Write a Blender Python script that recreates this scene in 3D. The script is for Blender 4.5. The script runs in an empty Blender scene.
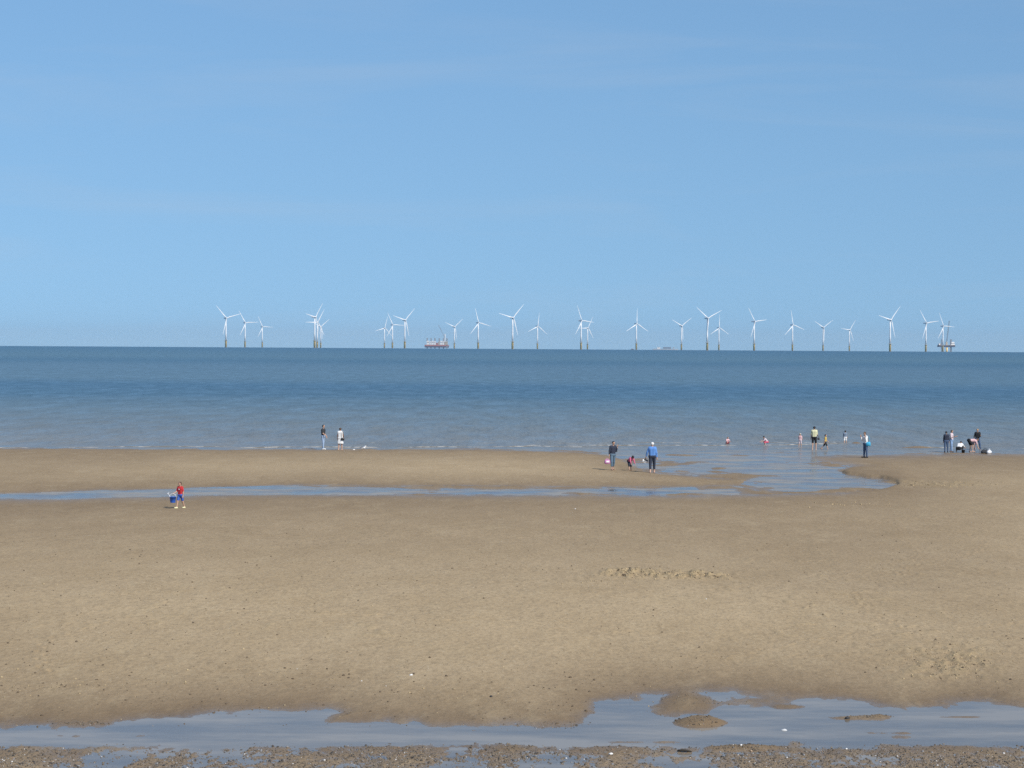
import bpy, bmesh, math, random
import numpy as np
from mathutils import Vector, Matrix

# ------------------------------------------------------------------ camera
SC = bpy.context.scene
COL = SC.collection
F = 2400.0                       # focal length in pixels (1024 wide)
CAM_H = 7.4                      # metres above the water
PITCH = math.atan((384 - 345.3) / F)
ROLL = 0.0062
EARTH = 6.371e6
cp, sp, cr, sr = math.cos(PITCH), math.sin(PITCH), math.cos(ROLL), math.sin(ROLL)
fwd = Vector((0, cp, -sp)); upv = Vector((0, sp, cp)); rgt = Vector((1, 0, 0))
cx_ax = rgt * cr + upv * sr
cy_ax = rgt * -sr + upv * cr
cam_d = bpy.data.cameras.new('camera')
cam_d.sensor_fit = 'HORIZONTAL'; cam_d.sensor_width = 36.0; cam_d.lens = F / 1024 * 36.0
cam_d.clip_start = 0.5; cam_d.clip_end = 80000
cam = bpy.data.objects.new('camera', cam_d); COL.objects.link(cam)
m3 = Matrix((cx_ax, cy_ax, -fwd)).transposed()
cam.matrix_world = Matrix.Translation((0, 0, CAM_H)) @ m3.to_4x4()
SC.camera = cam

# ------------------------------------------------------------------ light
SUN_EL = math.radians(42)
SUN_AZ = math.radians(141)       # clockwise from straight ahead (+Y): right and behind the camera
SKY_STRENGTH = 0.110
SKY_LIFT = (0.50, 0.122)          # clear dry air: the pale band of the model sky lies below the horizon
SUN_STRENGTH = 4.6
EXPOSURE = 0.0
sun_vec = Vector((math.sin(SUN_AZ) * math.cos(SUN_EL), math.cos(SUN_AZ) * math.cos(SUN_EL), math.sin(SUN_EL)))
W = bpy.data.worlds.new('World'); SC.world = W; W.use_nodes = True
wn, wl = W.node_tree.nodes, W.node_tree.links
wn.clear()
wout = wn.new('ShaderNodeOutputWorld'); wbg = wn.new('ShaderNodeBackground')
sky = wn.new('ShaderNodeTexSky'); sky.sky_type = 'NISHITA'; sky.sun_disc = False
sky.sun_elevation = SUN_EL; sky.sun_rotation = SUN_AZ
sky.altitude = 0.0; sky.air_density = 1.0; sky.dust_density = 0.0; sky.ozone_density = 7.0
hsv = wn.new('ShaderNodeHueSaturation'); hsv.inputs['Saturation'].default_value = 1.0; hsv.inputs['Value'].default_value = 1.0
wtint = wn.new('ShaderNodeMix'); wtint.data_type = 'RGBA'; wtint.blend_type = 'MULTIPLY'
wtint.inputs['Factor'].default_value = 1.0
wtint.inputs['B'].default_value = (1.00, 1.04, 1.00, 1)
# very thin high cloud, the same all round the sky
wtc = wn.new('ShaderNodeTexCoord'); wmap = wn.new('ShaderNodeMapping')
wmap.inputs['Scale'].default_value = (3.0, 3.0, 26.0); wmap.inputs['Rotation'].default_value = (0.03, 0.05, 0.4)
wno = wn.new('ShaderNodeTexNoise'); wno.inputs['Scale'].default_value = 1.6; wno.inputs['Detail'].default_value = 7
wno.inputs['Roughness'].default_value = 0.58; wno.inputs['Distortion'].default_value = 0.6
wr = wn.new('ShaderNodeMapRange'); wr.inputs['From Min'].default_value = 0.48; wr.inputs['From Max'].default_value = 0.85
wr.inputs['To Min'].default_value = 0.0; wr.inputs['To Max'].default_value = 0.22
wcl = wn.new('ShaderNodeMix'); wcl.data_type = 'RGBA'; wcl.inputs['B'].default_value = (4.6, 5.2, 6.0, 1)
wl.new(wtc.outputs['Generated'], wmap.inputs['Vector']); wl.new(wmap.outputs['Vector'], wno.inputs['Vector'])
wl.new(wno.outputs['Fac'], wr.inputs['Value'])
wsep = wn.new('ShaderNodeSeparateXYZ'); wcmb = wn.new('ShaderNodeCombineXYZ'); wz = wn.new('ShaderNodeMath'); wz.operation = 'MULTIPLY_ADD'
wz.inputs[1].default_value = SKY_LIFT[0]; wz.inputs[2].default_value = SKY_LIFT[1]; wz.use_clamp = False
wl.new(wtc.outputs['Generated'], wsep.inputs[0]); wl.new(wsep.outputs['X'], wcmb.inputs['X']); wl.new(wsep.outputs['Y'], wcmb.inputs['Y'])
wl.new(wsep.outputs['Z'], wz.inputs[0]); wl.new(wz.outputs[0], wcmb.inputs['Z']); wl.new(wcmb.outputs[0], sky.inputs['Vector'])
wl.new(sky.outputs['Color'], hsv.inputs['Color']); wl.new(hsv.outputs['Color'], wtint.inputs['A'])
wl.new(wtint.outputs['Result'], wcl.inputs['A']); wl.new(wr.outputs['Result'], wcl.inputs['Factor'])
wl.new(wcl.outputs['Result'], wbg.inputs['Color']); wbg.inputs['Strength'].default_value = SKY_STRENGTH
wl.new(wbg.outputs['Background'], wout.inputs['Surface'])
sd = bpy.data.lights.new('sun', 'SUN'); sd.energy = SUN_STRENGTH; sd.angle = math.radians(0.53); sd.color = (1.0, 0.95, 0.87)
so = bpy.data.objects.new('sun', sd); COL.objects.link(so); so.location = (60, -40, 80)
so.rotation_euler = sun_vec.to_track_quat('Z', 'Y').to_euler()
SC.view_settings.view_transform = 'Standard'; SC.view_settings.look = 'None'
SC.view_settings.exposure = EXPOSURE; SC.view_settings.gamma = 1.0; SC.view_settings.use_curve_mapping = False
SC.cycles.max_bounces = 6; SC.cycles.transparent_max_bounces = 12
SC.cycles.use_denoising = False
SC.render.filter_size = 1.15

rng = random.Random(11)
nrs = np.random.RandomState(5)

# ------------------------------------------------------------------ helpers
def ray(px, py):
    a = (px - 512) / F; b = -(py - 384) / F
    X = a * cr - b * sr; Z = a * sr + b * cr
    return rgt * X + upv * Z + fwd

def at(px, py, z=0.0):
    """point on the level z seen along the ray of (px, py)"""
    d = ray(px, py); t = (z - CAM_H) / d.z
    return Vector((0, 0, CAM_H)) + d * t

def at_dist(px, Y, z):
    """ground position at forward distance Y on the bearing of column px"""
    d = ray(px, 350)
    return Vector((d.x / d.y * Y, Y, z))

def tag(o, label=None, cat=None, group=None, kind=None):
    if label: o['label'] = label
    if cat: o['category'] = cat
    if group: o['group'] = group
    if kind: o['kind'] = kind
    return o

def empty(name, loc, rz=0.0):
    o = bpy.data.objects.new(name, None); COL.objects.link(o)
    o.location = loc; o.rotation_euler = (0, 0, rz); o.empty_display_size = 0.2
    return o

def link(name, me, mat=None, parent=None, loc=None, rot=None):
    o = bpy.data.objects.new(name, me); COL.objects.link(o)
    if mat is not None and not me.materials: me.materials.append(mat)
    if parent is not None: o.parent = parent
    if loc is not None: o.location = loc
    if rot is not None: o.rotation_euler = rot
    return o

def copy_tree(o, parent=None):
    c = o.copy(); COL.objects.link(c); c.parent = parent
    for ch in list(o.children): copy_tree(ch, c)
    return c

def mesh_np(name, v, quads, smooth=True):
    me = bpy.data.meshes.new(name)
    v = np.asarray(v, np.float32); q = np.asarray(quads, np.int32)
    n = q.shape[1]
    me.vertices.add(len(v)); me.vertices.foreach_set('co', v.ravel())
    me.loops.add(q.size); me.loops.foreach_set('vertex_index', q.ravel())
    me.polygons.add(len(q)); me.polygons.foreach_set('loop_start', np.arange(0, q.size, n, dtype=np.int32))
    if smooth: me.polygons.foreach_set('use_smooth', np.ones(len(q), bool))
    me.update(calc_edges=True); me.validate()
    return me

def attr(me, name, vals):
    a = me.attributes.new(name, 'FLOAT', 'POINT'); a.data.foreach_set('value', np.asarray(vals, np.float32))

class MB:
    """collects shapes into one mesh"""
    def __init__(self): self.v = []; self.f = []
    def add(self, v, f):
        b = len(self.v); self.v += [tuple(p) for p in v]; self.f += [tuple(i + b for i in q) for q in f]; return self
    def box(self, c, s, bev=0.0, taper=1.0, rz=0.0):
        x, y, z = s[0] / 2, s[1] / 2, s[2] / 2
        b = min(bev, x * .9, y * .9, z * .9)
        def ring(zz, k, inset):
            X, Y = (x - inset) * k, (y - inset) * k; e = b * .6 if b else 0
            if b: return [(-X + e, -Y, zz), (X - e, -Y, zz), (X, -Y + e, zz), (X, Y - e, zz), (X - e, Y, zz), (-X + e, Y, zz), (-X, Y - e, zz), (-X, -Y + e, zz)]
            return [(-X, -Y, zz), (X, -Y, zz), (X, Y, zz), (-X, Y, zz)]
        rings = [ring(-z, 1, b), ring(-z + b, 1, 0), ring(z - b, taper, 0), ring(z, taper, b)] if b else [ring(-z, 1, 0), ring(z, taper, 0)]
        n = len(rings[0]); ca, sa = math.cos(rz), math.sin(rz)
        vs = [(c[0] + p[0] * ca - p[1] * sa, c[1] + p[0] * sa + p[1] * ca, c[2] + p[2]) for r in rings for p in r]
        fs = [tuple(range(n))[::-1], tuple(range((len(rings) - 1) * n, len(rings) * n))]
        for k in range(len(rings) - 1):
            for i in range(n):
                j = (i + 1) % n; fs.append((k * n + i, k * n + j, (k + 1) * n + j, (k + 1) * n + i))
        return self.add(vs, fs)
    def tube(self, pts, rad, n=8, flat=1.0):
        pts = [Vector(p) for p in pts]
        if not hasattr(rad, '__len__'): rad = [rad] * len(pts)
        vs = []; prev = None
        for i, p in enumerate(pts):
            t = (pts[min(i + 1, len(pts) - 1)] - pts[max(i - 1, 0)]).normalized()
            if prev is None:
                a = Vector((0, 0, 1)) if abs(t.z) < .9 else Vector((1, 0, 0))
                nx = t.cross(a).normalized()
            else:
                nx = (prev - t * prev.dot(t)).normalized()
            prev = nx; ny = t.cross(nx)
            for k in range(n):
                w = 2 * math.pi * k / n
                vs.append(p + (nx * math.cos(w) + ny * math.sin(w) * flat) * rad[i])
        fs = [tuple(range(n))[::-1], tuple(range((len(pts) - 1) * n, len(pts) * n))]
        for k in range(len(pts) - 1):
            for i in range(n):
                j = (i + 1) % n; fs.append((k * n + i, k * n + j, (k + 1) * n + j, (k + 1) * n + i))
        return self.add(vs, fs)
    def lathe(self, prof, n=16, c=(0, 0, 0)):
        vs = []
        for r, z in prof:
            for k in range(n):
                w = 2 * math.pi * k / n; vs.append((c[0] + r * math.cos(w), c[1] + r * math.sin(w), c[2] + z))
        fs = [tuple(range(n))[::-1], tuple(range((len(prof) - 1) * n, len(prof) * n))]
        for k in range(len(prof) - 1):
            for i in range(n):
                j = (i + 1) % n; fs.append((k * n + i, k * n + j, (k + 1) * n + j, (k + 1) * n + i))
        return self.add(vs, fs)
    def ball(self, c, s, n=10, m=7):
        vs = [(c[0], c[1], c[2] - s[2])]
        for i in range(1, m):
            t = math.pi * i / m
            for k in range(n):
                w = 2 * math.pi * k / n
                vs.append((c[0] + s[0] * math.sin(t) * math.cos(w), c[1] + s[1] * math.sin(t) * math.sin(w), c[2] - s[2] * math.cos(t)))
        vs.append((c[0], c[1], c[2] + s[2])); L = len(vs) - 1; fs = []
        for k in range(n):
            j = (k + 1) % n
            fs.append((0, 1 + j, 1 + k)); fs.append((L, L - n + k, L - n + j))
            for i in range(m - 2):
                a = 1 + i * n; fs.append((a + k, a + j, a + n + j, a + n + k))
        return self.add(vs, fs)
    def mesh(self, name, smooth=False):
        me = bpy.data.meshes.new(name); me.from_pydata(self.v, [], self.f)
        if smooth:
            for p in me.polygons: p.use_smooth = True
        me.update(); return me
    def build(self, name, mat, parent=None, loc=None, rot=None, smooth=False):
        return link(name, self.mesh(name, smooth), mat, parent, loc, rot)

_M = {}
def mat(name, col, rough=.7, var=.12, scale=30.0, metal=0.0, spec=.5, coat=0.0):
    """plain surface with a little procedural unevenness of its own colour"""
    if name in _M: return _M[name]
    m = bpy.data.materials.new(name); m.use_nodes = True
    nt = m.node_tree; b = nt.nodes['Principled BSDF']
    tc = nt.nodes.new('ShaderNodeTexCoord'); no = nt.nodes.new('ShaderNodeTexNoise')
    no.inputs['Scale'].default_value = scale; no.inputs['Detail'].default_value = 4
    mx = nt.nodes.new('ShaderNodeMix'); mx.data_type = 'RGBA'
    mx.inputs['A'].default_value = (*[c * (1 - var) for c in col], 1); mx.inputs['B'].default_value = (*[min(1, c * (1 + var)) for c in col], 1)
    nt.links.new(tc.outputs['Object'], no.inputs['Vector']); nt.links.new(no.outputs['Fac'], mx.inputs['Factor'])
    nt.links.new(mx.outputs['Result'], b.inputs['Base Color'])
    b.inputs['Roughness'].default_value = rough; b.inputs['Metallic'].default_value = metal
    b.inputs['Specular IOR Level'].default_value = spec
    _M[name] = m; return m

# ------------------------------------------------------------------ value noise on arrays
def _hash(ix, iy, seed):
    h = (ix.astype(np.int64) * 374761393 + iy.astype(np.int64) * 668265263 + seed * 974634777) & 0xFFFFFFFF
    h = ((h ^ (h >> 13)) * 1274126177) & 0xFFFFFFFF
    h = ((h ^ (h >> 16)) * 2246822519) & 0xFFFFFFFF
    return ((h ^ (h >> 15)) & 0xFFFFFF) / float(0xFFFFFF)

def vnoise(x, y, seed=0):
    ix = np.floor(x); iy = np.floor(y); fx = x - ix; fy = y - iy
    fx = fx * fx * (3 - 2 * fx); fy = fy * fy * (3 - 2 * fy)
    a = _hash(ix, iy, seed); b = _hash(ix + 1, iy, seed); c = _hash(ix, iy + 1, seed); d = _hash(ix + 1, iy + 1, seed)
    return (a + (b - a) * fx) * (1 - fy) + (c + (d - c) * fx) * fy

def fbm(x, y, seed=0, octs=4, gain=.5):
    s = 0; amp = 1; tot = 0
    for o in range(octs):
        s = s + (vnoise(x * 2 ** o + 17.3 * o, y * 2 ** o - 9.1 * o, seed + o) - .5) * amp; tot += amp; amp *= gain
    return s / tot * 2      # about -1..1

# ------------------------------------------------------------------ the beach: one height field
hU = np.arange(-820, 820.1, 1.5)
ext = [820]
while ext[-1] < 6500: ext.append(ext[-1] + max(12, (ext[-1] - 815) * .55))
hU = np.concatenate([-np.array(ext[1:])[::-1], hU[(hU > -820) & (hU < 820)] , np.array(ext[1:])])
vf = np.arange(94, 437, .6)
near = [437.]
while near[-1] < 2400: near.append(near[-1] * 1.08)
far = [94.]
while far[-1] > 30: far.append(far[-1] - 4)
hV = np.concatenate([np.array(far[1:])[::-1], vf, np.array(near)])
GU, GV = np.meshgrid(hU, hV)
GY = CAM_H * F / GV
GX = GU / F * GY
# pixel of each ground point, used only to read plan outlines measured on the photograph
_fw = cp + GV / F * sp; _zc = (sp - GV / F * cp) / _fw; _xc = (GU / F) / _fw
PX = 512 + (_xc * cr + _zc * sr) * F
PY = 384 - (-_xc * sr + _zc * cr) * F

YS = 3.0
def signed(poly, X, Y):
    """signed distance (inside positive) in plan units where depth counts YS"""
    P = np.array(poly, float); d2 = np.full(X.shape, 1e12); ins = np.zeros(X.shape, bool); n = len(P)
    for i in range(n):
        ax, ay = P[i]; bx, by = P[(i + 1) % n]
        ex, ey = bx - ax, (by - ay) * YS; wx, wy = X - ax, (Y - ay) * YS
        t = np.clip((wx * ex + wy * ey) / (ex * ex + ey * ey + 1e-9), 0, 1)
        d2 = np.minimum(d2, (wx - ex * t) ** 2 + (wy - ey * t) ** 2)
        if ay != by:
            c = ((ay > Y) != (by > Y)) & (X < (bx - ax) * (Y - ay) / (by - ay) + ax)
            ins ^= c
    d = np.sqrt(d2)
    return np.where(ins, d, -d)

BIG = 9000
ridge = [(-BIG, 446 - 56), (0, 448.5), (110, 449), (300, 449.2), (420, 449), (500, 449.5), (540, 450.5), (580, 452), (606, 454.5), (622, 460),
         (636, 467.5), (660, 472.8), (700, 476.8), (745, 480.5), (738, 485), (700, 487), (560, 487.3), (430, 486), (300, 485.2), (215, 487.5), (150, 490), (100, 490.5), (0, 493.5), (-BIG, 493 - 40)]
main = [(-BIG, 500 - 40), (0, 499.5), (60, 499), (110, 497), (200, 495.5), (300, 494.5), (420, 494.8), (560, 495), (700, 495.2), (780, 494), (840, 492.3), (878, 490), (897, 486.2),
        (893, 482), (880, 479), (862, 477), (845, 474.5), (842, 472.5), (852, 467.2), (848, 465.3), (832, 463.5), (816, 459), (808, 457), (820, 455.8), (865, 455), (910, 454.3), (945, 453.8), (1024, 453.5), (BIG, 453 + 55), (BIG, 3000), (-BIG, 3000)]
pool = [(-BIG, 722), (0, 723.5), (50, 723.5), (60, 726), (108, 726), (125, 722), (180, 716), (200, 712.5), (250, 710.3), (330, 709), (335, 712), (324, 718), (330, 722), (388, 720), (400, 723), (415, 720.5), (427, 724),
        (480, 725), (540, 726), (575, 725), (592, 722), (583, 717), (600, 713.5), (606, 703), (630, 697), (650, 693.5), (674, 693), (664, 697), (656, 705), (659, 713), (680, 715.5), (705, 713), (716, 704), (706, 697), (692, 692),
        (730, 691.3), (768, 694), (830, 699), (875, 706), (905, 709), (940, 705), (960, 702), (985, 701), (1000, 706), (1024, 711), (BIG, 716), (BIG, 745), (1024, 745), (820, 748), (760, 744), (690, 747), (500, 748), (300, 747), (200, 748), (90, 752), (0, 749), (-BIG, 740)]
# ragged outlines: push the plan coordinates about before measuring
jx = fbm(GX * .35, GY * .12, 31, 4) * 5 + fbm(GX * 1.6, GY * .5, 35, 4, .65) * 5
jy = fbm(GX * .3, GY * .1, 41, 4) * 1.0 + fbm(GX * 1.4, GY * .5, 47, 3) * .8
sR = signed(ridge, PX + jx, PY + jy)
sM = signed(main, PX + jx * .6, PY + jy * .7)
nearw = np.clip((PY - 600) / 80, 0, 1)
sP = signed(pool, PX + jx * nearw * 1.3, PY + jy * nearw * 2.2)

def rise(S, hi, k, lo, kl):
    return np.where(S > 0, hi * (1 - np.exp(-np.maximum(S, 0) / k)), -lo * (1 - np.exp(np.minimum(S, 0) / kl)))
Hr = rise(sR, .15, 26, .032, 8)
Hm = rise(sM, .32, 170, .032, 8)
H = np.maximum(Hr, Hm)
H = np.where((PY > 600), np.minimum(Hm, rise(-sP, .36, 210, .030, 14)), H)
# stream bed and tidal outflow: shallow, with streaks of sand just breaking the surface
bed = (sR < 0) & (sM < 0) & (PY < 600)
flow = fbm(GX * .22, GY * .16, 61, 4) + .45 * fbm(GX * .9, GY * .5, 67, 3)
H = H + np.where(bed, .098 * flow + .000, 0) * np.clip((PY - 446) / 8, 0, 1)
# the sea floor falls away
H = H - np.clip((GY - 176) * .012, 0, 3.5)
# low mounds, islets, bars: (px, py, half width, half depth in px, height)
def bump(px, py, rx, ry, a, pw=1.0):
    global H
    q = ((PX - px) / rx) ** 2 + ((PY - py) / ry) ** 2
    H = H + a * np.exp(-q ** pw)
for b in [(719, 468.5, 9, 1.3, .085), (772, 482, 32, 2.6, .075), (675, 455, 22, .9, .05), (700, 462, 26, .8, .035), (856, 443.2, 7, .6, .24), (918, 447.5, 16, .6, .18), (748, 455.5, 18, .7, .04), (790, 463, 20, .7, .03),
          (701, 723.0, 24, 4.6, .15, 1.6), (708, 732, 22, 2.2, .026), (750, 701, 42, 5.5, .040), (795, 707, 24, 2.2, .035), (848, 718, 32, 2.6, .055), (880, 716.5, 8, 1.8, .05), (960, 717, 30, 1.2, .03),
          (900, 733, 130, 1.5, .022), (640, 742, 120, 1.2, .018), (320, 731, 60, 2.2, .022), (240, 726, 46, 1.2, .02), (900, 737, 14, 2, .02), (745, 749, 32, 3.4, .075, 1.5), (560, 718, 28, 3, .02), (120, 736, 90, 2.2, .016)]:
    bump(*b)
# crumbled heap dug from the flat sand, trampled patch, cut bank at the stream's head
clod = np.clip(fbm(GX * 5.5, GY * 2.2, 81, 3) * 1.3 + .35, 0, 1.6)
PYS = PY - np.maximum(H, 0) * F / GY
def patch(px, py, rx, ry, pw=2.0):
    return np.exp(-(((PX - px) / rx) ** 2 + ((PYS - py) / ry) ** 2) ** pw)
hp = patch(632, 573.5, 36, 4.6) + patch(683, 575, 40, 4.2) + .5 * patch(722, 577, 20, 3)
H += .12 * np.minimum(hp, 1) * clod
tr = patch(945, 662, 46, 18, .8)
H += tr * (.07 * clod - .02)
bank = patch(874, 477.5, 52, 12.0, 2.0) * (sM > 0)
H = np.where(bank > .02, np.maximum(H, H + bank * .20 * (1 - np.exp(-np.maximum(sM, 0) / 1.2)) * (1 - np.clip((PX - 900) / 60, 0, 1)) * np.clip((PYS - 466) / 7, 0, 1)), H)
bk2 = patch(945, 484, 55, 3.6, 2.0)
H += bk2 * .055 * clod
# pebbly strip along the near side of the pool
low = np.clip((PY - 745.5 + 7 * fbm(GX * .5, GY * .3, 97, 4, .6)) / 8, 0, 1) * (PY > 700)
lump = fbm(GX * 9.5, GY * 3.6, 91, 3, .7) * .028 + fbm(GX * .9, GY * .35, 95, 2) * .018 - .001
H = np.where(PY > 700, H * (1 - low) + low * (lump * .9 + .003 + .012 * np.clip((PY - 770) / 200, 0, 2)), H)
# unevenness everywhere
dry = np.clip(H / .08, 0, 1)
H += dry * (fbm(GX * .9, GY * .45, 101, 4) * .016 + fbm(GX * .12, GY * .06, 105, 3) * .03)
H += dry * fbm(GX * 3.3, GY * 1.5, 111, 3) * .008
cast = np.clip(vnoise(GX * 3.1, GY * 1.4, 121) - .80, 0, 1) * 5 * np.clip(fbm(GX * .22, GY * .1, 123, 2) + .2, 0, 1)
H += dry * cast * .034
dent = np.clip(vnoise(GX * 2.2, GY * 1.3, 131) - .86, 0, 1) * 6 * np.clip(fbm(GX * .18, GY * .12, 133, 2) + .1, 0, 1)
H -= dry * dent * .022
H += (1 - dry) * np.where(PY > 600, fbm(GX * 1.1, GY * .55, 141, 5, .65) * .036 + .003, fbm(GX * 2.0, GY * .8, 143, 3) * .007)
def dent_at(x, y, ang, deep, ln=.15, wd=.06):
    v = CAM_H * F / y; u = x / y * F
    i0, i1 = np.searchsorted(hV, CAM_H * F / (y + .5)), np.searchsorted(hV, CAM_H * F / (y - .5))
    j0, j1 = np.searchsorted(hU, u - .6 * F / y), np.searchsorted(hU, u + .6 * F / y)
    if i1 <= i0 or j1 <= j0: return
    dx, dy = GX[i0:i1, j0:j1] - x, GY[i0:i1, j0:j1] - y; c, s_ = math.cos(ang), math.sin(ang)
    a, b = (dx * c + dy * s_) / ln, (-dx * s_ + dy * c) / wd; q = a * a + b * b
    H[i0:i1, j0:j1] += (-deep * np.exp(-q) + deep * .55 * np.exp(-(np.sqrt(q) - 1.7) ** 2 * 3)) * (H[i0:i1, j0:j1] > .02)
def trail(x, y, ang, n, deep=.03, step=.62, wob=.06):
    for k in range(n):
        ang += rng.gauss(0, wob); x += math.cos(ang) * step; y += math.sin(ang) * step
        if not 44 < y < 185: break
        sd_ = .09 if k % 2 else -.09
        dent_at(x - math.sin(ang) * sd_, y + math.cos(ang) * sd_, ang, deep * rng.uniform(.5, 1.2))
for x_, y_, a_, n_ in ((5.5, 70, .9, 60), (12, 58, 2.6, 30), (7, 80, .2, 30), (-16, 66, .35, 80), (8, 143, 2.9, 60), (6.5, 141, .5, 20), (9.5, 60, .5, 14), (11, 62, -2.5, 14), (10, 61, 1.6, 14),
                       (-14, 105, 3.3, 30), (-2, 100, .7, 50), (24, 150, -2.4, 40), (30, 166, -.3, 30), (14, 118, .1, 24), (-10, 52, 1.9, 24), (2, 62, 3.0, 40), (3, 56, .1, 40), (-8, 90, .05, 60), (12, 75, 1.2, 40)):
    trail(x_, y_, a_, n_)
GZ = H - (GX ** 2 + GY ** 2) / (2 * EARTH)

nv, nu = GZ.shape
idx = np.arange(nv * nu).reshape(nv, nu)
quads = np.stack([idx[:-1, :-1], idx[1:, :-1], idx[1:, 1:], idx[:-1, 1:]], -1).reshape(-1, 4)[:, ::1]
sand_me = mesh_np('sand_beach', np.stack([GX, GY, GZ], -1).reshape(-1, 3), quads)
soft = fbm(GX * .07, GY * .035, 151, 3)
wet = np.exp(-np.maximum(H + .01, 0) / .095)
damp = np.where(PY > 600, 1.0 * np.exp(-np.maximum(-sP - 10, 0) / (85 + 40 * soft)), .85 * np.exp(-np.maximum(np.maximum(sM, sR * 3.0), 0) / (150 + 50 * soft)))
wet = np.maximum(wet, damp)
wet = np.clip(wet + .34 * soft * (1 - wet), 0, 1)
loose = np.clip(hp + tr * .8 + bk2 * .8, 0, 1) * np.clip(clod, 0, 1)
loose = np.clip(loose + .5 * np.clip(cast, 0, 1), 0, 1)
film = np.clip(1 - H / .040, 0, 1) ** 1.5
attr(sand_me, 'wet', wet.ravel()); attr(sand_me, 'loose', loose.ravel()); attr(sand_me, 'film', film.ravel())

def ground(px, py):
    """point of the height field seen along a pixel's ray"""
    z = 0.0
    for _ in range(6):
        p = at(px, py, z); z = float(height(p.x, p.y))
    return Vector((p.x, p.y, z))
def height(x, y):
    v = CAM_H * F / y; u = x / y * F
    i = int(np.clip(np.searchsorted(hV, v) - 1, 0, nv - 2)); j = int(np.clip(np.searchsorted(hU, u) - 1, 0, nu - 2))
    a = min(1, max(0, (v - hV[i]) / (hV[i + 1] - hV[i]))); b = min(1, max(0, (u - hU[j]) / (hU[j + 1] - hU[j])))
    return (GZ[i, j] * (1 - b) + GZ[i, j + 1] * b) * (1 - a) + (GZ[i + 1, j] * (1 - b) + GZ[i + 1, j + 1] * b) * a

def N(nt, kind, **kw):
    n = nt.nodes.new(kind)
    for k, v in kw.items():
        if hasattr(n, k): setattr(n, k, v)
    return n

def sand_material():
    m = bpy.data.materials.new('sand'); m.use_nodes = True; nt = m.node_tree; L = nt.links
    b = nt.nodes['Principled BSDF']
    geo = N(nt, 'ShaderNodeNewGeometry')
    def at_(n):
        a = N(nt, 'ShaderNodeAttribute'); a.attribute_name = n; return a.outputs['Fac']
    def noise(scale, detail=4, vec=(1, 1, 1), rough=.55):
        mp = N(nt, 'ShaderNodeMapping'); mp.inputs['Scale'].default_value = vec
        L.new(geo.outputs['Position'], mp.inputs['Vector'])
        n = N(nt, 'ShaderNodeTexNoise'); n.inputs['Scale'].default_value = scale; n.inputs['Detail'].default_value = detail
        n.inputs['Roughness'].default_value = rough
        L.new(mp.outputs['Vector'], n.inputs['Vector']); return n.outputs['Fac']
    def mix(f, a, bb, blend='MIX'):
        x = N(nt, 'ShaderNodeMix', data_type='RGBA', blend_type=blend)
        for s, v in (('Factor', f), ('A', a), ('B', bb)):
            if hasattr(v, 'is_linked'): L.new(v, x.inputs[s])
            else: x.inputs[s].default_value = v if s == 'Factor' else (*v, 1)
        return x.outputs['Result']
    def rng_(v, a, c, lo, hi):
        r = N(nt, 'ShaderNodeMapRange'); L.new(v, r.inputs['Value'])
        for k, q in (('From Min', a), ('From Max', c), ('To Min', lo), ('To Max', hi)): r.inputs[k].default_value = q
        return r.outputs['Result']
    wetf = at_('wet'); loosef = at_('loose'); filmf = at_('film')
    dryc = mix(rng_(noise(.35, 5, (1, .5, 1)), .35, .65, 0, 1), (.430, .315, .178), (.470, .350, .205))
    wetc = mix(rng_(noise(.5, 5, (1, .4, 1)), .35, .65, 0, 1), (.190, .130, .074), (.235, .166, .098))
    c = mix(wetf, dryc, wetc)
    c = mix(loosef, c, (.40, .298, .160))
    c = mix(rng_(noise(2.6, 7, (1, .42, 1), .74), .46, .64, .0, .20), c, (.20, .138, .078))
    c = mix(rng_(noise(1.1, 6, (.8, .30, 1), .7), .52, .70, .0, .22), c, (.52, .41, .25))
    fine = noise(9, 6, (1, .35, 1), .7)
    c = mix(rng_(fine, .46, .66, 0, .42), c, (.16, .115, .068))
    speck = noise(14, 4, (1, .30, 1), .7)
    mm = N(nt, 'ShaderNodeMath', operation='MULTIPLY'); L.new(rng_(speck, .56, .70, 0, .45), mm.inputs[0]); L.new(rng_(wetf, 0, 1, 1, .15), mm.inputs[1])
    c = mix(mm.outputs[0], c, (.56, .46, .31))
    L.new(c, b.inputs['Base Color'])
    L.new(rng_(filmf, 0, 1, .93, .30), b.inputs['Roughness'])
    L.new(rng_(filmf, 0, 1, .2, .5), b.inputs['Specular IOR Level'])
    bp = N(nt, 'ShaderNodeBump'); bp.inputs['Strength'].default_value = .7; bp.inputs['Distance'].default_value = .05
    L.new(noise(6.5, 7, (1, .8, 1), .68), bp.inputs['Height']); L.new(bp.outputs['Normal'], b.inputs['Normal'])
    return m
SAND = sand_material()
sand_o = tag(link('sand_beach', sand_me, SAND), kind='structure')
sea_bed = MB().box((0, 1500, -14), (9000, 7000, 12)).build('sea_bed', mat('silt', (.16, .13, .09), .9)); tag(sea_bed, kind='structure')

# ------------------------------------------------------------------ water
def water_sheet(name, d0, d1, rows, cols, umax, m, lift=0.0):
    ds = np.geomspace(d0, d1, rows); us = np.linspace(-umax, umax, cols)
    U2, D2 = np.meshgrid(us, ds); X = U2 * D2; Z = lift - (X ** 2 + D2 ** 2) / (2 * EARTH)
    ii = np.arange(rows * cols).reshape(rows, cols)
    q = np.stack([ii[:-1, :-1], ii[:-1, 1:], ii[1:, 1:], ii[1:, :-1]], -1).reshape(-1, 4)
    return tag(link(name, mesh_np(name, np.stack([X, D2, Z], -1).reshape(-1, 3), q), m), kind='structure')

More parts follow.
